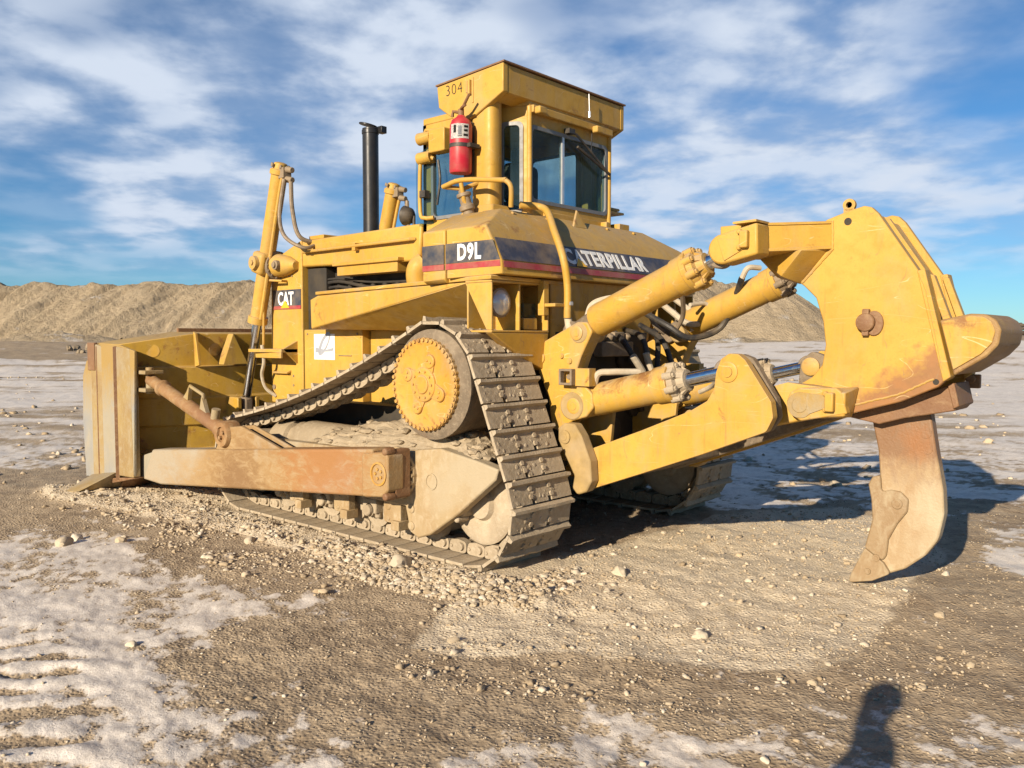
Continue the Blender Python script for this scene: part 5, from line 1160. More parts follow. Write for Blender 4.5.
explode(link('pin_hole', bm, 'shank', sh), 'pin_hole')
# hoses behind the ripper cylinders
def hose(pts, r=.022, mat='black', name='hydraulic_hose'):
    bm = B(); tube(bm, pts, r, 9, 7); return link(name, bm, mat, doz)
for pts, r, mt in (
    ([PY(587, 318, .62), PY(592, 305, .60), PY(606, 299, .55), PY(630, 296, .45)], .024, 'hosedust'),
    ([PY(594, 388, .74), PY(598, 374, .76), PY(612, 372, .70), PY(640, 372, .55)], .024, 'hosedust'),
    ([PX(612, 330, -.45), PX(626, 345, -.75), PX(640, 368, -.85)], .024, 'black'),
    ([PX(625, 330, -.45), PX(642, 338, -.75), PX(650, 370, -.85)], .024, 'black'),
    ([PX(640, 325, -.45), PX(662, 340, -.75), PX(672, 365, -.85)], .024, 'black'),
    ([PX(633, 356, -.86), PX(643, 372, -.88)], .028, 'hosedust'), ([PX(646, 353, -.86), PX(651, 372, -.88)], .028, 'hosedust'),
    ([PX(655, 330, -.55), PX(658, 345, -.7), PX(657, 372, -.8)], .024, 'black'),
    ([PX(640, 310, -.55), PX(668, 326, -.85), PX(690, 338, -1.0), PX(720, 328, -1.15), PX(735, 298, -1.3), PX(742, 278, -1.4)], .026, 'black'),
    ([PX(742, 278, -1.4), PX(748, 268, -1.45), PX(760, 268, -1.5)], .022, 'hosedust'),
    ([PX(655, 298, -.5), PX(672, 312, -.8), PX(690, 324, -.95), PX(715, 320, -1.0)], .026, 'hosedust'),
    ([PX(665, 292, -.5), PX(684, 306, -.8), PX(700, 316, -.95)], .024, 'hosedust'),
    ([PX(690, 305, -1.0), PX(706, 304, -1.05), PX(713, 314, -1.1), PX(708, 324, -1.0), PX(690, 330, -.9)], .018, 'hosedust'),
    ([PX(682, 290, -1.1), PX(683, 315, -1.0), PX(676, 330, -.9)], .02, 'grimy'),
    ([PX(700, 392, -1.2), PX(712, 386, -1.35), PX(718, 380, -1.5)], .02, 'hosedust'),
    ([PX(648, 312, -.5), PX(660, 330, -.6), PX(690, 345, -.7), PX(700, 330, -.8)], .022, 'grimy')): hose(pts, r, mt)
bm = B(); box(bm, -.62, -.42, -.15, .30, 1.50, 1.62); box(bm, -.60, -.44, -.05, .10, 1.62, 1.70)
for yv in (-.1, .02, .14, .26): cyl(bm, (-.56, yv, 1.62), (-.60, yv, 1.68), .03, .03, 10)
link('valve_block', bm, 'grimy', doz, .01)
# ------------------------------------------------------------------ ground
_perm = rng.permutation(512); _ang = rng.uniform(0, 2 * np.pi, 512); _gx, _gy = np.cos(_ang), np.sin(_ang)
def perlin(x, y):
    xi = np.floor(x).astype(int); yi = np.floor(y).astype(int); xf = x - xi; yf = y - yi
    def g(ix, iy, dx, dy):
        h = _perm[(_perm[ix & 511] + iy) & 511]; return _gx[h] * dx + _gy[h] * dy
    u = xf * xf * xf * (xf * (xf * 6 - 15) + 10); w = yf * yf * yf * (yf * (yf * 6 - 15) + 10)
    a = g(xi, yi, xf, yf); b = g(xi + 1, yi, xf - 1, yf); c = g(xi, yi + 1, xf, yf - 1); d = g(xi + 1, yi + 1, xf - 1, yf - 1)
    return (a + u * (b - a)) * (1 - w) + (c + u * (d - c)) * w
def fbm(x, y, s, o=4, r=.5):
    t = 0; a = 1.0; f = 1.0 / s; tot = 0
    for k in range(o): t = t + a * perlin(x * f + 17.3 * k, y * f - 9.1 * k); tot += a; a *= r; f *= 2.03
    return t / tot * 1.6
def sst(x, a, b): t = np.clip((x - a) / (b - a), 0, 1); return t * t * (3 - 2 * t)
def gpoly(pix): return np.array([(p.x, p.y) for p in (PZ(x, max(y, 345)) for x, y in pix)])
def inside(px, py, poly):
    r = np.zeros(px.shape, bool); n = len(poly); j = n - 1
    for i in range(n):
        xi, yi = poly[i]; xj, yj = poly[j]
        if yi != yj:
            c = ((yi > py) != (yj > py)) & (px < (xj - xi) * (py - yi) / (yj - yi) + xi); r ^= c
        j = i
    return r
def zone(x, y, poly, soft):
    t = 0
    for k in range(7):
        wx = fbm(x + 31 * k, y, soft * 3, 3) * soft + soft * .45 * math.cos(k * 2.4) * (k / 6); wy = fbm(x, y + 57 * k, soft * 3, 3) * soft + soft * .45 * math.sin(k * 2.4) * (k / 6)
        t = t + inside(x + wx, y + wy, poly)
    return t / 7.0
ZG1 = gpoly([(40, 488), (140, 482), (250, 500), (490, 555), (560, 560), (560, 612), (470, 606), (380, 578), (300, 552), (200, 526), (120, 512), (50, 500)])
ZG2 = gpoly([(500, 560), (620, 545), (720, 515), (850, 506), (900, 528), (950, 552), (895, 598), (865, 650), (800, 672), (690, 664), (560, 652), (455, 658), (420, 642), (440, 610)])
ZG3 = gpoly([(330, 548), (420, 566), (487, 584), (570, 566), (572, 590), (540, 612), (470, 610), (400, 592), (340, 572)])
ZS1 = gpoly([(-400, 515), (20, 530), (70, 536), (125, 545), (190, 566), (262, 604), (340, 594), (362, 604), (250, 622), (200, 636), (160, 650), (150, 672), (230, 690), (290, 708), (300, 735), (350, 768), (330, 1000), (-600, 1000)])
ZS2 = gpoly([(420, 760), (520, 730), (560, 742), (640, 725), (710, 712), (800, 740), (850, 722), (950, 728), (1040, 700), (1300, 690), (1400, 1000), (400, 1000)])
ZS3 = gpoly([(600, 353), (1700, 349), (1700, 470), (1100, 520), (960, 500), (900, 508), (720, 510), (600, 505)])
ZS4 = gpoly([(-600, 362), (110, 366), (110, 455), (60, 472), (-600, 486)])
ZS5 = gpoly([(985, 530), (1300, 515), (1300, 575), (1030, 580), (980, 560)])
ZR = gpoly([(-300, 622), (40, 628), (80, 652), (95, 700), (90, 768), (80, 1000), (-500, 1000)])
ZD = gpoly([(-300, 468), (60, 470), (110, 492), (60, 512), (-300, 516)])
CX, CY = CAM.x, CAM.y
def ground(x, y):
    r = np.hypot(x - CX, y - CY)
    g1 = zone(x, y, ZG1, .16); g2 = zone(x, y, ZG2, .22)
    gr = np.maximum(g1, g2)
    far = sst(r, 9, 20)
    s = .60 * zone(x, y, ZS1, .60)
    s = np.maximum(s, .44 * zone(x, y, ZS2, .55)); s = np.maximum(s, .52 * zone(x, y, ZS3, .6)); s = np.maximum(s, .46 * zone(x, y, ZS4, .8)); s = np.maximum(s, .55 * zone(x, y, ZS5, .2))
    s = s - .35 * zone(x, y, ZD, .4)
    # ice polished in long drifts
    dvx, dvy = RT.x, RT.y
    u = x * dvx + y * dvy; v = x * FW.x + y * FW.y
    nz = fbm(x * .8 + y * .3, y, .75, 6, .70) * .85 + fbm(x, y, .13, 4, .7) * .62
    nzf = fbm(u * .35, v, 3.4, 5, .65) * .80 + fbm(u * .25, v, .8, 4, .65) * .42
    cov = s + np.where(r < 9, nz, nz * (1 - far) + nzf * far)
    cov = cov - gr * .9 + .10 * sst(r, 12, 40) * 1.2
    rut = zone(x, y, ZR, .10)
    ph = (x * FW.x + y * FW.y) * 2 * np.pi / .21 + fbm(x, y, .5, 3) * 4.2 + (x * RT.x + y * RT.y) * 1.4
    rs = np.sin(ph)
    cov = cov - rut * np.clip(-rs + .5 * fbm(x, y, .18, 3), 0, 1) * .55
    snow = sst(cov, .02, .82)
    h = .030 * fbm(x, y, 1.6, 4) + .020 * fbm(x, y, .35, 4, .6) * (1 - .4 * snow) + np.where(r < 10, .006 * fbm(x, y, .05, 2, .6), 0) * (1 - .5 * snow) * (1 - .6 * gr)
    h = h + .011 * np.clip(fbm(x, y, .11, 4, .65), -.1, 1) * (1 - .55 * snow) * (1 - .55 * gr) * (.35 + 1.1 * np.clip(.5 + fbm(x + 40, y, 1.1, 3), 0, 1)) + .014 * snow * (.6 + 1.1 * fbm(x, y, .22, 4, .6))
    h = h + rut * rs * .012 * (.6 + fbm(x, y, .3, 3))
    # clumps thrown up beside the tracks
    h = h + g1 * (.03 + .045 * np.clip(fbm(x, y, .28, 3), -.3, 1)) + g2 * .022 * fbm(x, y, .22, 4, .6)
    # compacted under the machine
    under = ((x > -1.2) & (x < 3.2) & (np.abs(y) < 1.62))
    h = np.where(under, np.minimum(h, .012), h)
    h = h + (1.3 * sst(r, 26, 115)) + sst(r, 18, 60) * (.22 * fbm(x, y, 9, 4) + .10 * fbm(x, y, 2.5, 4, .6))
    h = h + sst(r, 140, 600) * 2.0
    return h, snow, gr
def gz(x, y):
    h, s, g = ground(np.array([x], float), np.array([y], float)); return float(h[0])
def grid_mesh(name, X, Y, Z, wrap, mat, attrs=None):
    nr, nc = X.shape; n = nr * nc
    me = bpy.data.meshes.new(name); co = np.stack([X, Y, Z], -1).reshape(-1, 3).astype(np.float32)
    i = np.arange(nr - 1)[:, None] * nc; jn = nc if wrap else nc - 1; j = np.arange(jn)[None, :]; j2 = (j + 1) % nc
    q = np.stack([i + j, i + j2, i + nc + j2, i + nc + j], -1).reshape(-1, 4).astype(np.int32)
    me.vertices.add(n); me.vertices.foreach_set('co', co.ravel())
    me.loops.add(q.size); me.loops.foreach_set('vertex_index', q.ravel())
    me.polygons.add(len(q)); me.polygons.foreach_set('loop_start', np.arange(0, q.size, 4, dtype=np.int32))
    me.polygons.foreach_set('use_smooth', np.ones(len(q), bool)); me.update(calc_edges=True); me.validate()
    for k, a in (attrs or {}).items():
        at = me.attributes.new(k, 'FLOAT', 'POINT'); at.data.foreach_set('value', a.ravel().astype(np.float32))
    me.materials.append(mat); o = bpy.data.objects.new(name, me); COL.objects.link(o); return o
th0 = -YAW
fine = np.radians(np.arange(-43, 43.01, .17)); coarse = np.radians(np.arange(43 + 2, 360 - 43, 2.2))
TH = th0 - np.concatenate([fine, coarse])
rr = [0.0, .5, .9]
while rr[-1] < 1500: rr.append(rr[-1] * (1.0062 if 2.2 < rr[-1] < 14 else 1.012 if rr[-1] < 45 else 1.03 if rr[-1] > 3 else 1.05))
rr = np.array(rr); Rm, Tm = np.meshgrid(rr, TH, indexing='ij')
GX, GY = CX + Rm * np.cos(Tm), CY + Rm * np.sin(Tm)
GZ, GS, GG = ground(GX, GY)
def ground_mat():
    m, t, b = newmat('ground')
    def attr(n): a = N(t, 'ShaderNodeAttribute'); a.attribute_name = n; return a.outputs['Fac']
    n1 = noise_(t, .9, 6, .65); n2 = noise_(t, 14, 6, .7); n3 = noise_(t, 75, 4, .7); n4 = noise_(t, 4.0, 5, .6, dist=.5)
    dirt = mixc_(t, rng_(t, n1, .35, .65), (.395, .305, .20), (.25, .185, .12))
    dirt = mixc_(t, rng_(t, n4, .42, .66, 0, .8), dirt, (.45, .35, .23))
    dirt = mixc_(t, rng_(t, n2, .50, .72, 0, .75), dirt, (.12, .078, .042))
    dirt = mixc_(t, rng_(t, n3, .55, .72, 0, .6), dirt, (.44, .345, .225))
    grav = mixc_(t, rng_(t, n2, .35, .68), (.62, .52, .375), (.50, .405, .275))
    grav = mixc_(t, rng_(t, n3, .5, .68, 0, .7), grav, (.68, .59, .45))
    grav = mixc_(t, rng_(t, n4, .55, .7, 0, .5), grav, (.44, .345, .22))
    gf = rng_(t, math_(t, 'ADD', attr('gravel'), rng_(t, n2, .3, .7, -.3, .3)), .3, .7)
    c = mixc_(t, gf, dirt, grav)
    s0 = attr('snow')
    sf = N(t, 'ShaderNodeMapRange', _interpolation_type='SMOOTHSTEP'); sf.inputs[1].default_value = .30; sf.inputs[2].default_value = .78
    ad = N(t, 'ShaderNodeMath', _operation='ADD'); L(t, s0, ad.inputs[0])
    nn = N(t, 'ShaderNodeMath', _operation='MULTIPLY_ADD'); nn.inputs[1].default_value = 1.0; nn.inputs[2].default_value = -1.0; L(t, math_(t, 'ADD', n2, n3) if False else n2, nn.inputs[0])
    n3b = N(t, 'ShaderNodeMath', _operation='MULTIPLY_ADD'); n3b.inputs[1].default_value = 1.0; L(t, n3, n3b.inputs[0]); L(t, nn.outputs[0], n3b.inputs[2])
    L(t, n3b.outputs[0], ad.inputs[1]); L(t, ad.outputs[0], sf.inputs[0])
    snow = mixc_(t, rng_(t, n2, .35, .7), (.80, .725, .63), (.62, .55, .465))
    snow = mixc_(t, rng_(t, n3, .52, .70, 0, .6), snow, (.36, .30, .23))
    snow = mixc_(t, rng_(t, n4, .48, .68, 0, .5), snow, (.42, .37, .32))
    c = mixc_(t, sf.outputs[0], c, snow)
    L(t, c, b.inputs['Base Color']); b.inputs['Specular IOR Level'].default_value = .25
    rf = N(t, 'ShaderNodeMapRange'); rf.inputs[3].default_value = .95; rf.inputs[4].default_value = .55; L(t, sf.outputs[0], rf.inputs[0]); L(t, rf.outputs[0], b.inputs['Roughness'])
    vo = N(t, 'ShaderNodeTexVoronoi', Scale=48.0); L(t, t.nodes['OC'].outputs['Object'], vo.inputs['Vector'])
    pb = math_(t, 'MULTIPLY', rng_(t, vo.outputs['Distance'], .1, .6, 1, 0), math_(t, 'SUBTRACT', 1.0, sf.outputs[0]))
    bump_(t, b, math_(t, 'ADD', math_(t, 'ADD', math_(t, 'MULTIPLY', n2, .5), math_(t, 'MULTIPLY', n3, .35)), math_(t, 'MULTIPLY', pb, .45)), .65, .018)
    return m
M['ground'] = ground_mat()
gro = grid_mesh('ground', GX, GY, GZ, True, M['ground'], {'snow': GS, 'gravel': GG}); tag(gro, kind='structure')

# ------------------------------------------------------------------ stones
def stonemat(name, cols):
    m, t, b = newmat(name)
    oi = N(t, 'ShaderNodeNewGeometry'); r = oi.outputs['Random Per Island']
    cr = N(t, 'ShaderNodeValToRGB'); e = cr.color_ramp.elements; e[0].color = (*cols[0], 1); e[1].color = (*cols[-1], 1)
    for i, cc in enumerate(cols[1:-1]): x = e.new((i + 1) / (len(cols) - 1)); x.color = (*cc, 1)
    L(t, r, cr.inputs[0]); n = noise_(t, 22, 5, .65); n2 = noise_(t, 90, 3)
    c = mixc_(t, rng_(t, n, .4, .75, 0, .5), cr.outputs[0], (.30, .225, .14)); L(t, c, b.inputs['Base Color']); b.inputs['Roughness'].default_value = .9; b.inputs['Specular IOR Level'].default_value = .2
    bump_(t, b, math_(t, 'ADD', n, n2), .5, .006); return m
M['gravel'] = stonemat('gravel_stone', [(.40, .31, .20), (.52, .43, .31), (.33, .25, .155), (.60, .53, .42), (.28, .215, .14), (.45, .355, .235)])
M['stone'] = stonemat('pale_stone', [(.50, .42, .30), (.60, .53, .42), (.42, .335, .225), (.48, .385, .26)])
def ico(sub):
    bm = B(); bmesh.ops.create_icosphere(bm, subdivisions=sub, radius=1); co = np.array([v.co[:] for v in bm.verts]); f = np.array([[v.index for v in fc.verts] for fc in bm.faces]); bm.free(); return co, f
ICO = {1: ico(1), 2: ico(2)}
def stones_mesh(name, xs, ys, zs, ss, mat, big=.022):
    cos = []; fcs = []; base = 0
    for sub, msk in ((1, ss < big), (2, ss >= big)):
        co, f = ICO[sub]; idx = np.where(msk)[0]; n = len(idx)
        if n == 0: continue
        R = rng.uniform(.55, 1.25, (n, len(co), 1)); P_ = co[None] * R
        sc = np.stack([rng.uniform(.8, 1.5, n), rng.uniform(.7, 1.1, n), rng.uniform(.45, .85, n)], -1)[:, None] * ss[idx][:, None, None]
        P_ = P_ * sc; a = rng.uniform(0, 2 * np.pi, n); ca, sa = np.cos(a)[:, None], np.sin(a)[:, None]
        X = P_[..., 0] * ca - P_[..., 1] * sa + xs[idx][:, None]; Y = P_[..., 0] * sa + P_[..., 1] * ca + ys[idx][:, None]; Z = P_[..., 2] + zs[idx][:, None] + ss[idx][:, None] * .22
        cos.append(np.stack([X, Y, Z], -1).reshape(-1, 3)); fcs.append((f[None] + (np.arange(n) * len(co))[:, None, None] + base).reshape(-1, 3)); base += n * len(co)
    co = np.concatenate(cos).astype(np.float32); f = np.concatenate(fcs).astype(np.int32)
    me = bpy.data.meshes.new(name); me.vertices.add(len(co)); me.vertices.foreach_set('co', co.ravel()); me.loops.add(f.size); me.loops.foreach_set('vertex_index', f.ravel())
    me.polygons.add(len(f)); me.polygons.foreach_set('loop_start', np.arange(0, f.size, 3, dtype=np.int32)); me.update(calc_edges=True)
    me.materials.append(M[mat]); o = bpy.data.objects.new(name, me); COL.objects.link(o); return o
def scatter(n, poly=None, wedge=None, smin=.01, smax=.04, pw=2.2, clump=0):
    if poly is not None: lo, hi = poly.min(0), poly.max(0)
    xs = []; ys = []; tot = 0
    while tot < n:
        k = n * 3
        if poly is not None: x = rng.uniform(lo[0], hi[0], k); y = rng.uniform(lo[1], hi[1], k); ok = inside(x + fbm(x, y, .4, 2) * .25, y + fbm(x + 50, y, .4, 2) * .25, poly)
        else:
            r = np.sqrt(rng.uniform(wedge[0] ** 2, wedge[1] ** 2, k)); a = th0 - np.radians(rng.uniform(-36, 36, k)); x = CX + r * np.cos(a); y = CY + r * np.sin(a); ok = np.ones(k, bool)
        if clump: ok &= (fbm(x, y, clump, 3) + .35 * rng.uniform(-1, 1, k)) > .02
        xs.append(x[ok]); ys.append(y[ok]); tot += ok.sum()
    x = np.concatenate(xs)[:n]; y = np.concatenate(ys)[:n]
    u = rng.uniform(0, 1, n); s = (smin ** (1 - pw) + u * (smax ** (1 - pw) - smin ** (1 - pw))) ** (1 / (1 - pw))
    return x, y, s
ZC1 = gpoly([(60, 505), (250, 520), (410, 585), (330, 604), (150, 545)]); ZC2 = gpoly([(420, 640), (560, 662), (700, 680), (900, 664), (960, 640), (960, 690), (600, 705), (420, 690)])
sets = [scatter(1300, ZC1, None, .006, .032, 2.4, .35), scatter(450, ZC2, None, .005, .024, 2.5, .3), scatter(5000, ZG1, None, .004, .018, 2.5, .6), scatter(450, ZG1, None, .012, .034, 2.5, .35), scatter(5500, ZG3, None, .005, .028, 2.3), scatter(5000, ZG2, None, .003, .012, 2.6, .5), scatter(380, ZG2, None, .008, .028, 2.7, .35), scatter(15000, None, (2.2, 9), .0025, .011, 2.4, .35), scatter(450, None, (2.2, 10), .008, .020, 2.8), scatter(3000, None, (9, 40), .02, .10, 2.6, 2.5)]
x = np.concatenate([s[0] for s in sets]); y = np.concatenate([s[1] for s in sets]); s_ = np.concatenate([s[2] for s in sets])
hh, sn, _ = ground(x, y)
keep = ~((sn > .6) & (rng.uniform(0, 1, len(x)) < .93)) & ~((x > -.85) & (x < 3.1) & (np.abs(y) > .93) & (np.abs(y) < 1.61))
x, y, s_, hh = x[keep], y[keep], s_[keep], hh[keep]
g = stones_mesh('gravel', x, y, hh, s_, 'gravel'); tag(g, kind='stuff')
# larger stones one can pick out, each its own object
svar = []
for k in range(10):
    r = random.Random(k); bm = B(); bmesh.ops.create_icosphere(bm, subdivisions=3, radius=1)
    for v in bm.verts:
        q = v.co * 1.1 + V(k * 7, 0, 0); v.co *= 1 + .42 * mnoise.noise(q) + .10 * mnoise.noise(q * 3)
        v.co.z *= .62
        for ax_ in range(4):
            nrm_ = V(math.cos(ax_ * 2 + k), math.sin(ax_ * 2 + k), .4).normalized(); e = v.co.dot(nrm_) - .72
            if e > 0: v.co -= nrm_ * e * .8
    me = bpy.data.meshes.new('stone'); bm.to_mesh(me); bm.free(); me.polygons.foreach_set('use_smooth', [True] * len(me.polygons)); me.set_sharp_from_angle(angle=math.radians(30)); me.materials.append(M['stone']); svar.append(me)
def stone(px, py, size, k, label, group=None, flat=1.0, yaw=0.0):
    p = PZ(px, py); z = gz(p.x, p.y); p = PZ(px, py, z)
    o = bpy.data.objects.new('stone', svar[k % 10]); COL.objects.link(o); o.location = (p.x, p.y, gz(p.x, p.y) + size * .22 * flat); o.scale = (size, size * .8, size * flat); o.rotation_euler = (0, 0, yaw)
    tag(o, label, 'stone', group)
for a in ((132, 646, .035, 0, 'small white egg shaped stone alone on the snow patch at left'), (700, 637, .05, 1, 'pale pointed stone standing on the tan gravel, largest below the ripper'), (64, 545, .075, 2, 'pale blocky stone at the edge of the snow, left of the bulldozer'), (77, 540, .055, 3, 'darker stone tucked beside the pale blocky stone at the snow edge'),
          (121, 541, .05, 4, 'round pale stone on brown gravel between snow patch and blade'), (400, 560 + 3, .10, 5, 'largest pale cobble in the gravel bank under the left track'), (620, 574, .062, 6, 'flat pale stone on gravel behind the left track'), (813, 684, .026, 7, 'pale stone in the brown soil below the ripper tip, left of the shadow'),
          (946, 575, .034, 8, 'pale stone on brown soil just right of the ripper shank'), (940, 617, .034, 9, 'flat pale stone on brown soil right of the ripper tip'), (765, 761, .022, 3, 'small brown stone half sunk in the thin snow at the bottom edge'), (250, 542, .055, 2, 'pale stone on brown gravel in front of the push arm')): stone(*a, yaw=a[3])
n = 0
for poly, cnt, smin, smax, lab, grp in ((ZG3, 45, .024, .045, 'pale rounded cobble in the gravel bank along the left track', 'cobbles banked along the left track'), (ZG2, 55, .018, .042, 'pale stone lying on the tan gravel patch behind the bulldozer', 'stones on the tan gravel patch')):
    x, y, s_ = scatter(cnt, poly, None, smin, smax, 2.2, .5)
    for a, b_, c in zip(x, y, s_):
        if -.9 < a < 3.2 and .9 < b_ < 1.66: continue
        o = bpy.data.objects.new('stone', svar[n % 10]); COL.objects.link(o); f = random.uniform(.7, 1.0); o.location = (a, b_, gz(a, b_) + c * .2); o.scale = (c, c * random.uniform(.65, .95), c * f); o.rotation_euler = (random.uniform(-.3, .3), random.uniform(-.3, .3), n * 1.7); tag(o, lab, 'stone', grp); n += 1
x, y, s_ = scatter(32, None, (2.6, 8.5), .014, .028, 2.2)
for a, b_, c in zip(x, y, s_):
    if -1.3 < a < 5.4 and abs(b_) < 2.3: continue
    o = bpy.data.objects.new('stone', svar[n % 10]); COL.objects.link(o); o.location = (a, b_, gz(a, b_) + c * .25); o.scale = (c, c * random.uniform(.65, .95), c); o.rotation_euler = (0, 0, n * 1.7); tag(o, 'small stone lying loose on the brown soil and thin snow in front', 'stone', 'loose stones on the open ground'); n += 1

# ------------------------------------------------------------------ stockpiles
def pilemat():
    m, t, b = newmat('stockpile_gravel')
    n1 = noise_(t, .16, 6, .65); n2 = noise_(t, 1.1, 6, .7); n3 = noise_(t, 6, 4, .7)
    c = mixc_(t, rng_(t, n1, .36, .64), (.44, .35, .235), (.345, .27, .175))
    c = mixc_(t, rng_(t, n2, .48, .74, 0, .6), c, (.235, .175, .11)); c = mixc_(t, rng_(t, n3, .5, .75, 0, .4), c, (.48, .40, .28))
    up_z, _g = upness(t); c = mixc_(t, math_(t, 'MULTIPLY', rng_(t, up_z, .80, .93), rng_(t, n1, .56, .66)), c, (.66, .64, .62))
    L(t, c, b.inputs['Base Color']); b.inputs['Roughness'].default_value = .95; b.inputs['Specular IOR Level'].default_value = .1
    bump_(t, b, math_(t, 'ADD', n2, math_(t, 'MULTIPLY', n3, .5)), 1.0, .5); return m
M['pile'] = pilemat()
VH = V(math.cos(YAW), -math.sin(YAW), 0)
def ridge():
    u = np.arange(-150, 42, .42); t = np.concatenate([np.arange(0, 16, .28), np.arange(16, 60, 1.6)])
    U, T = np.meshgrid(u, t, indexing='ij')
    crest = 8.6 + 1.0 * sst(U, -70, -30) + .35 * fbm(U, U * 0 + 3, 14, 3) + .30 * np.clip(fbm(U, T * .5, 4.0, 4), -.3, 2) + .9 * sst(np.abs(U + 46), 9, 0) * 0
    gul = .45 - 1.1 * np.abs(fbm(U - T * .55, T * .12, 5.5, 4, .55)) + .35 * fbm(U - T * .5, T * .15, 2.2, 4, .6); gul2 = fbm(U - T * .6, T * .25, .9, 4, .65); toe = fbm(U, U * 0 + 8, 9, 3) * 2.4
    z = .69 * (T - 1.5 + toe) + gul * 2.4 + gul2 * .65 + .18 * fbm(U, T, .9, 3)
    z = np.where(z < 0, z * .12, z)
    top = crest + .6 * fbm(U, T, 3.0, 4, .6) + 1.6 * np.clip(fbm(U, T, 5, 3), 0, 1) - .02 * (T - 14)
    k = .5; hm = np.clip(.5 + .5 * (top - z) / k, 0, 1); Z = top * (1 - hm) + z * hm - k * hm * (1 - hm)
    D = 122 + 4 * np.sin(U / 40)
    X = CX + VH.x * (D + T) + RT.x * U; Y = CY + VH.y * (D + T) + RT.y * U
    return grid_mesh('gravel_ridge', X, Y, Z + 1.15, False, M['pile'])
tag(ridge(), 'long flat topped gravel stockpile with gullied slope along the left horizon', 'stockpile', 'gravel stockpiles')
def cone(px, D, apex, label, seed):
    c = CAM + VH * D + RT * ((px - 512) / FPX * D); r = np.concatenate([np.arange(0.01, 24, .35)]); a = np.linspace(0, 2 * np.pi, 220, endpoint=False)
    R_, A_ = np.meshgrid(r, a, indexing='ij'); X = c.x + R_ * np.cos(A_); Y = c.y + R_ * np.sin(A_)
    Z = apex - np.sqrt(R_ ** 2 + 1.2) * .70 + .35 * fbm(A_ * 5.0 + seed, R_ * .08, 1.0, 4) * np.clip(R_ / 6, 0, 1) + .14 * fbm(X, Y, 1.2, 4) + .35 * fbm(X + seed, Y, 7, 3)
    Z = np.maximum(Z, .9 - .02 * R_)
    return tag(grid_mesh('gravel_cone', X, Y, Z, True, M['pile']), label, 'stockpile', 'gravel stockpiles')
cone(664, 122, 12.9, 'conical gravel stockpile rising behind the upper ripper cylinder', 1.0)
cone(762, 114, 10.6, 'conical gravel stockpile seen through the open ripper frame', 5.0)
# boulders and spoil in front of the ridge
M['boulder'] = plain('weathered_boulder', (.30, .235, .155), .9, 0, .45, 3, .5)
def boulder(px, D, s, k, lab, grp, mat=None):
    c = CAM + VH * D + RT * ((px - 512) / FPX * D); o = bpy.data.objects.new('boulder', svar[k % 10]); COL.objects.link(o); o.location = (c.x, c.y, gz(c.x, c.y) + s * .2); o.scale = (s, s * .8, s * .9); o.rotation_euler = (.2 * k, .1 * k, k); o.material_slots[0].link = 'OBJECT'; o.material_slots[0].material = M['boulder']; tag(o, lab, 'boulder', grp)
for k in range(26): boulder(random.gauss(105, 16) if k < 18 else random.uniform(0, 300), random.uniform(58, 74), random.uniform(.18, .5), k, 'broken boulder in the rubble in front of the long stockpile', 'boulders below the long stockpile')
def spoil(px, D, w, hgt, lab, seed):
    c = CAM + VH * D + RT * ((px - 512) / FPX * D); r = np.linspace(0.01, 1, 22); a = np.linspace(0, 2 * np.pi, 60, endpoint=False); R_, A_ = np.meshgrid(r, a, indexing='ij')
    X = c.x + RT.x * R_ * np.cos(A_) * w + VH.x * R_ * np.sin(A_) * w * .5; Y = c.y + RT.y * R_ * np.cos(A_) * w + VH.y * R_ * np.sin(A_) * w * .5
    Z = gz(c.x, c.y) - .35 + hgt * (1 - R_) ** .8 * (1 + .6 * fbm(X + seed, Y, w * .25, 4, .6)); tag(grid_mesh('spoil_heap', X, Y, Z, True, M['pile']), lab, 'spoil heap', 'spoil heaps below the stockpiles')
for i, (px, D, w, hg, lab) in enumerate(((60, 100, 9, 1.5, 'low brown spoil heap below the left end of the long stockpile'), (180, 104, 11, 1.2, 'low spoil heap below the long stockpile, left of the blade'), (735, 96, 9, 1.0, 'low spoil heap at the foot of the conical stockpiles'))): spoil(px, D, w, hg, lab, i * 9)

# ------------------------------------------------------------------ far trees at the right edge: one mass
def far_trees():
    n = 900; u = rng.uniform(120, 330, n); D = 330 + rng.uniform(-12, 12, n); x = CX + VH.x * D + RT.x * (u + 70); y = CY + VH.y * D + RT.y * (u + 70)
    hmax = 4.2 + 1.8 * fbm(u, u * 0, 12, 3); z = 2.6 + rng.uniform(0, 1, n) * hmax; s = rng.uniform(.7, 1.6, n)
    m, t, b = newmat('far_foliage'); nn = noise_(t, .5, 4); c = mixc_(t, rng_(t, nn, .35, .65), (.075, .062, .045), (.12, .095, .065)); L(t, c, b.inputs['Base Color']); b.inputs['Roughness'].default_value = 1; M['farfol'] = m
    return stones_mesh('tree_belt', x, y, z, s, 'farfol', .0)
tag(far_trees(), kind='stuff')

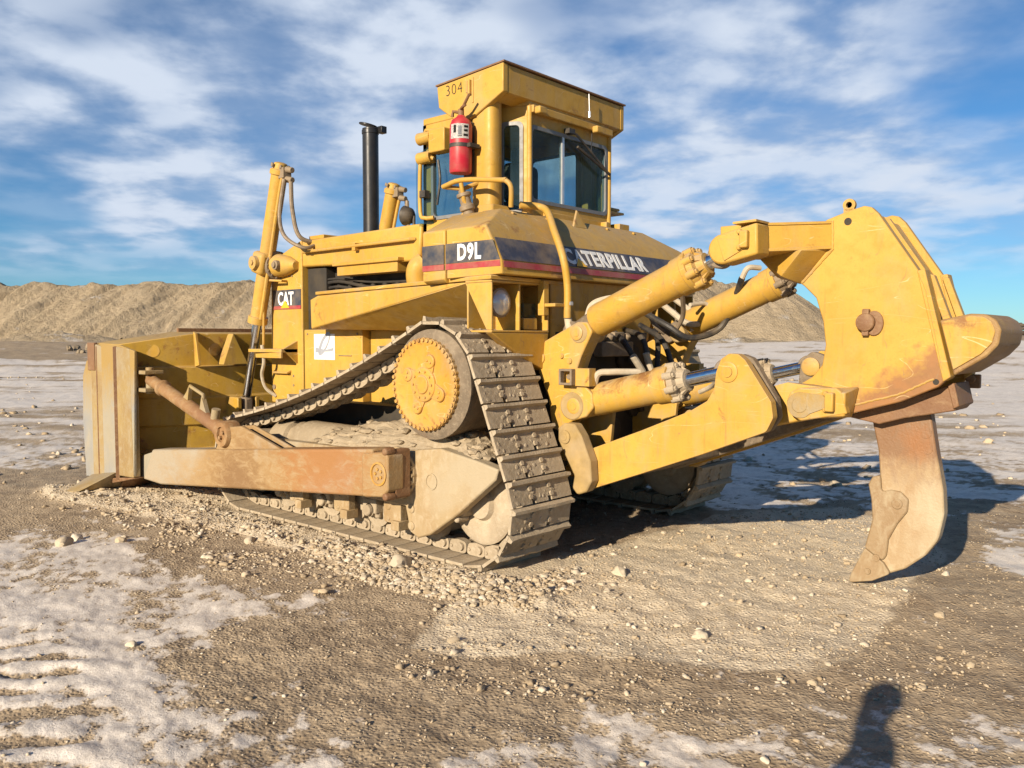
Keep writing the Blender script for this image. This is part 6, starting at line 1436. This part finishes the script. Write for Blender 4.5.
# ------------------------------------------------------------------ a person standing beside the camera, whose shadow falls into the picture
def skin(name, pts, edges, radii, mat, parent, root=0, sub=2):
    me = bpy.data.meshes.new(name); me.from_pydata([tuple(p) for p in pts], edges, []); o = bpy.data.objects.new(name, me); COL.objects.link(o)
    sk = o.modifiers.new('skin', 'SKIN'); sk.use_smooth_shade = True
    for i, r in enumerate(radii): me.skin_vertices[0].data[i].radius = (r, r) if not isinstance(r, tuple) else r; me.skin_vertices[0].data[i].use_root = (i == root)
    o.modifiers.new('sub', 'SUBSURF').levels = sub; o.modifiers['sub'].render_levels = sub
    me.materials.append(M[mat]); o.parent = parent; return o
M['coat'] = plain('dark_work_jacket', (.05, .06, .09), .85, 0, .3, 12, .3); M['trousers'] = plain('work_trousers', (.06, .06, .07), .9, 0, .3, 14, .3); M['skin'] = plain('skin', (.50, .30, .21), .55, 0, .1, 20, .1); M['hair'] = plain('hair', (.06, .04, .03), .8, 0, .3, 40, .4)
foot = CAM - RT * .74 - VH * .09; foot.z = 0; fz = gz(foot.x, foot.y)
per = thing('person', 'person standing beside the camera whose shadow falls at the lower right corner', 'person', (foot.x, foot.y, fz)); 
LR = V(-LH.y, LH.x, 0) * -1
_a, _b = (LH * math.cos(.12) + LR * math.sin(.12)), (LR * math.cos(.12) - LH * math.sin(.12))
def pl(r, f, z): return _a * r - _b * f + V(0, 0, z)
pts = [pl(0, 0, .98), pl(0, 0, 1.15), pl(0, .01, 1.36), pl(0, .0, 1.50), pl(0, .03, 1.58), pl(0, .04, 1.66), pl(0, .04, 1.74),
       pl(.19, 0, 1.46), pl(.24, -.01, 1.18), pl(.22, .10, .95), pl(.21, .13, .88), pl(-.19, 0, 1.46), pl(-.24, -.01, 1.18), pl(-.22, .10, .95), pl(-.21, .13, .88),
       pl(.10, 0, .90), pl(.12, .02, .50), pl(.13, -.01, .09), pl(.14, .16, .04), pl(-.10, 0, .90), pl(-.12, .02, .50), pl(-.13, -.01, .09), pl(-.14, .16, .04)]
edges = [(0, 1), (1, 2), (2, 3), (3, 4), (4, 5), (5, 6), (2, 7), (7, 8), (8, 9), (9, 10), (2, 11), (11, 12), (12, 13), (13, 14), (0, 15), (15, 16), (16, 17), (17, 18), (0, 19), (19, 20), (20, 21), (21, 22)]
rad = [(.17, .13), (.16, .12), (.18, .13), .065, .065, .08, .065, .08, .055, .04, .035, .08, .055, .04, .035, .10, .065, .05, .045, .10, .065, .05, .045]
skin('body', pts, edges, rad, 'coat', per)
bm = B(); bmesh.ops.create_uvsphere(bm, u_segments=20, v_segments=14, radius=1)
for v in bm.verts: v.co = pl(v.co.x * .08, .03 + v.co.y * .09, 1.70 + v.co.z * .10)
for v in bm.verts:
    if v.co.z < 1.70: v.co += (pl(0, -.02, 1.72) - v.co) * .25
link('hair', bm, 'hair', per)
for s in (1, -1):
    base = pl(.21 * s, .13, .88)
    for k in range(5):
        if k < 4: q = [base + pl(0, .012 * k - .018, .0), base + pl(0, .02 * k - .03, -.05), base + pl(-.008 * s, .02 * k - .03, -.085), base + pl(-.025 * s, .019 * k - .028, -.105 + .004 * abs(k - 2))]
        else: q = [base + pl(0, .015, .01), base + pl(-.015 * s, .05, -.02), base + pl(-.025 * s, .06, -.05)]
        skin('finger', q, [(i, i + 1) for i in range(len(q) - 1)], [.010] + [.009] * (len(q) - 2) + [.007], 'skin', per, 0, 1)
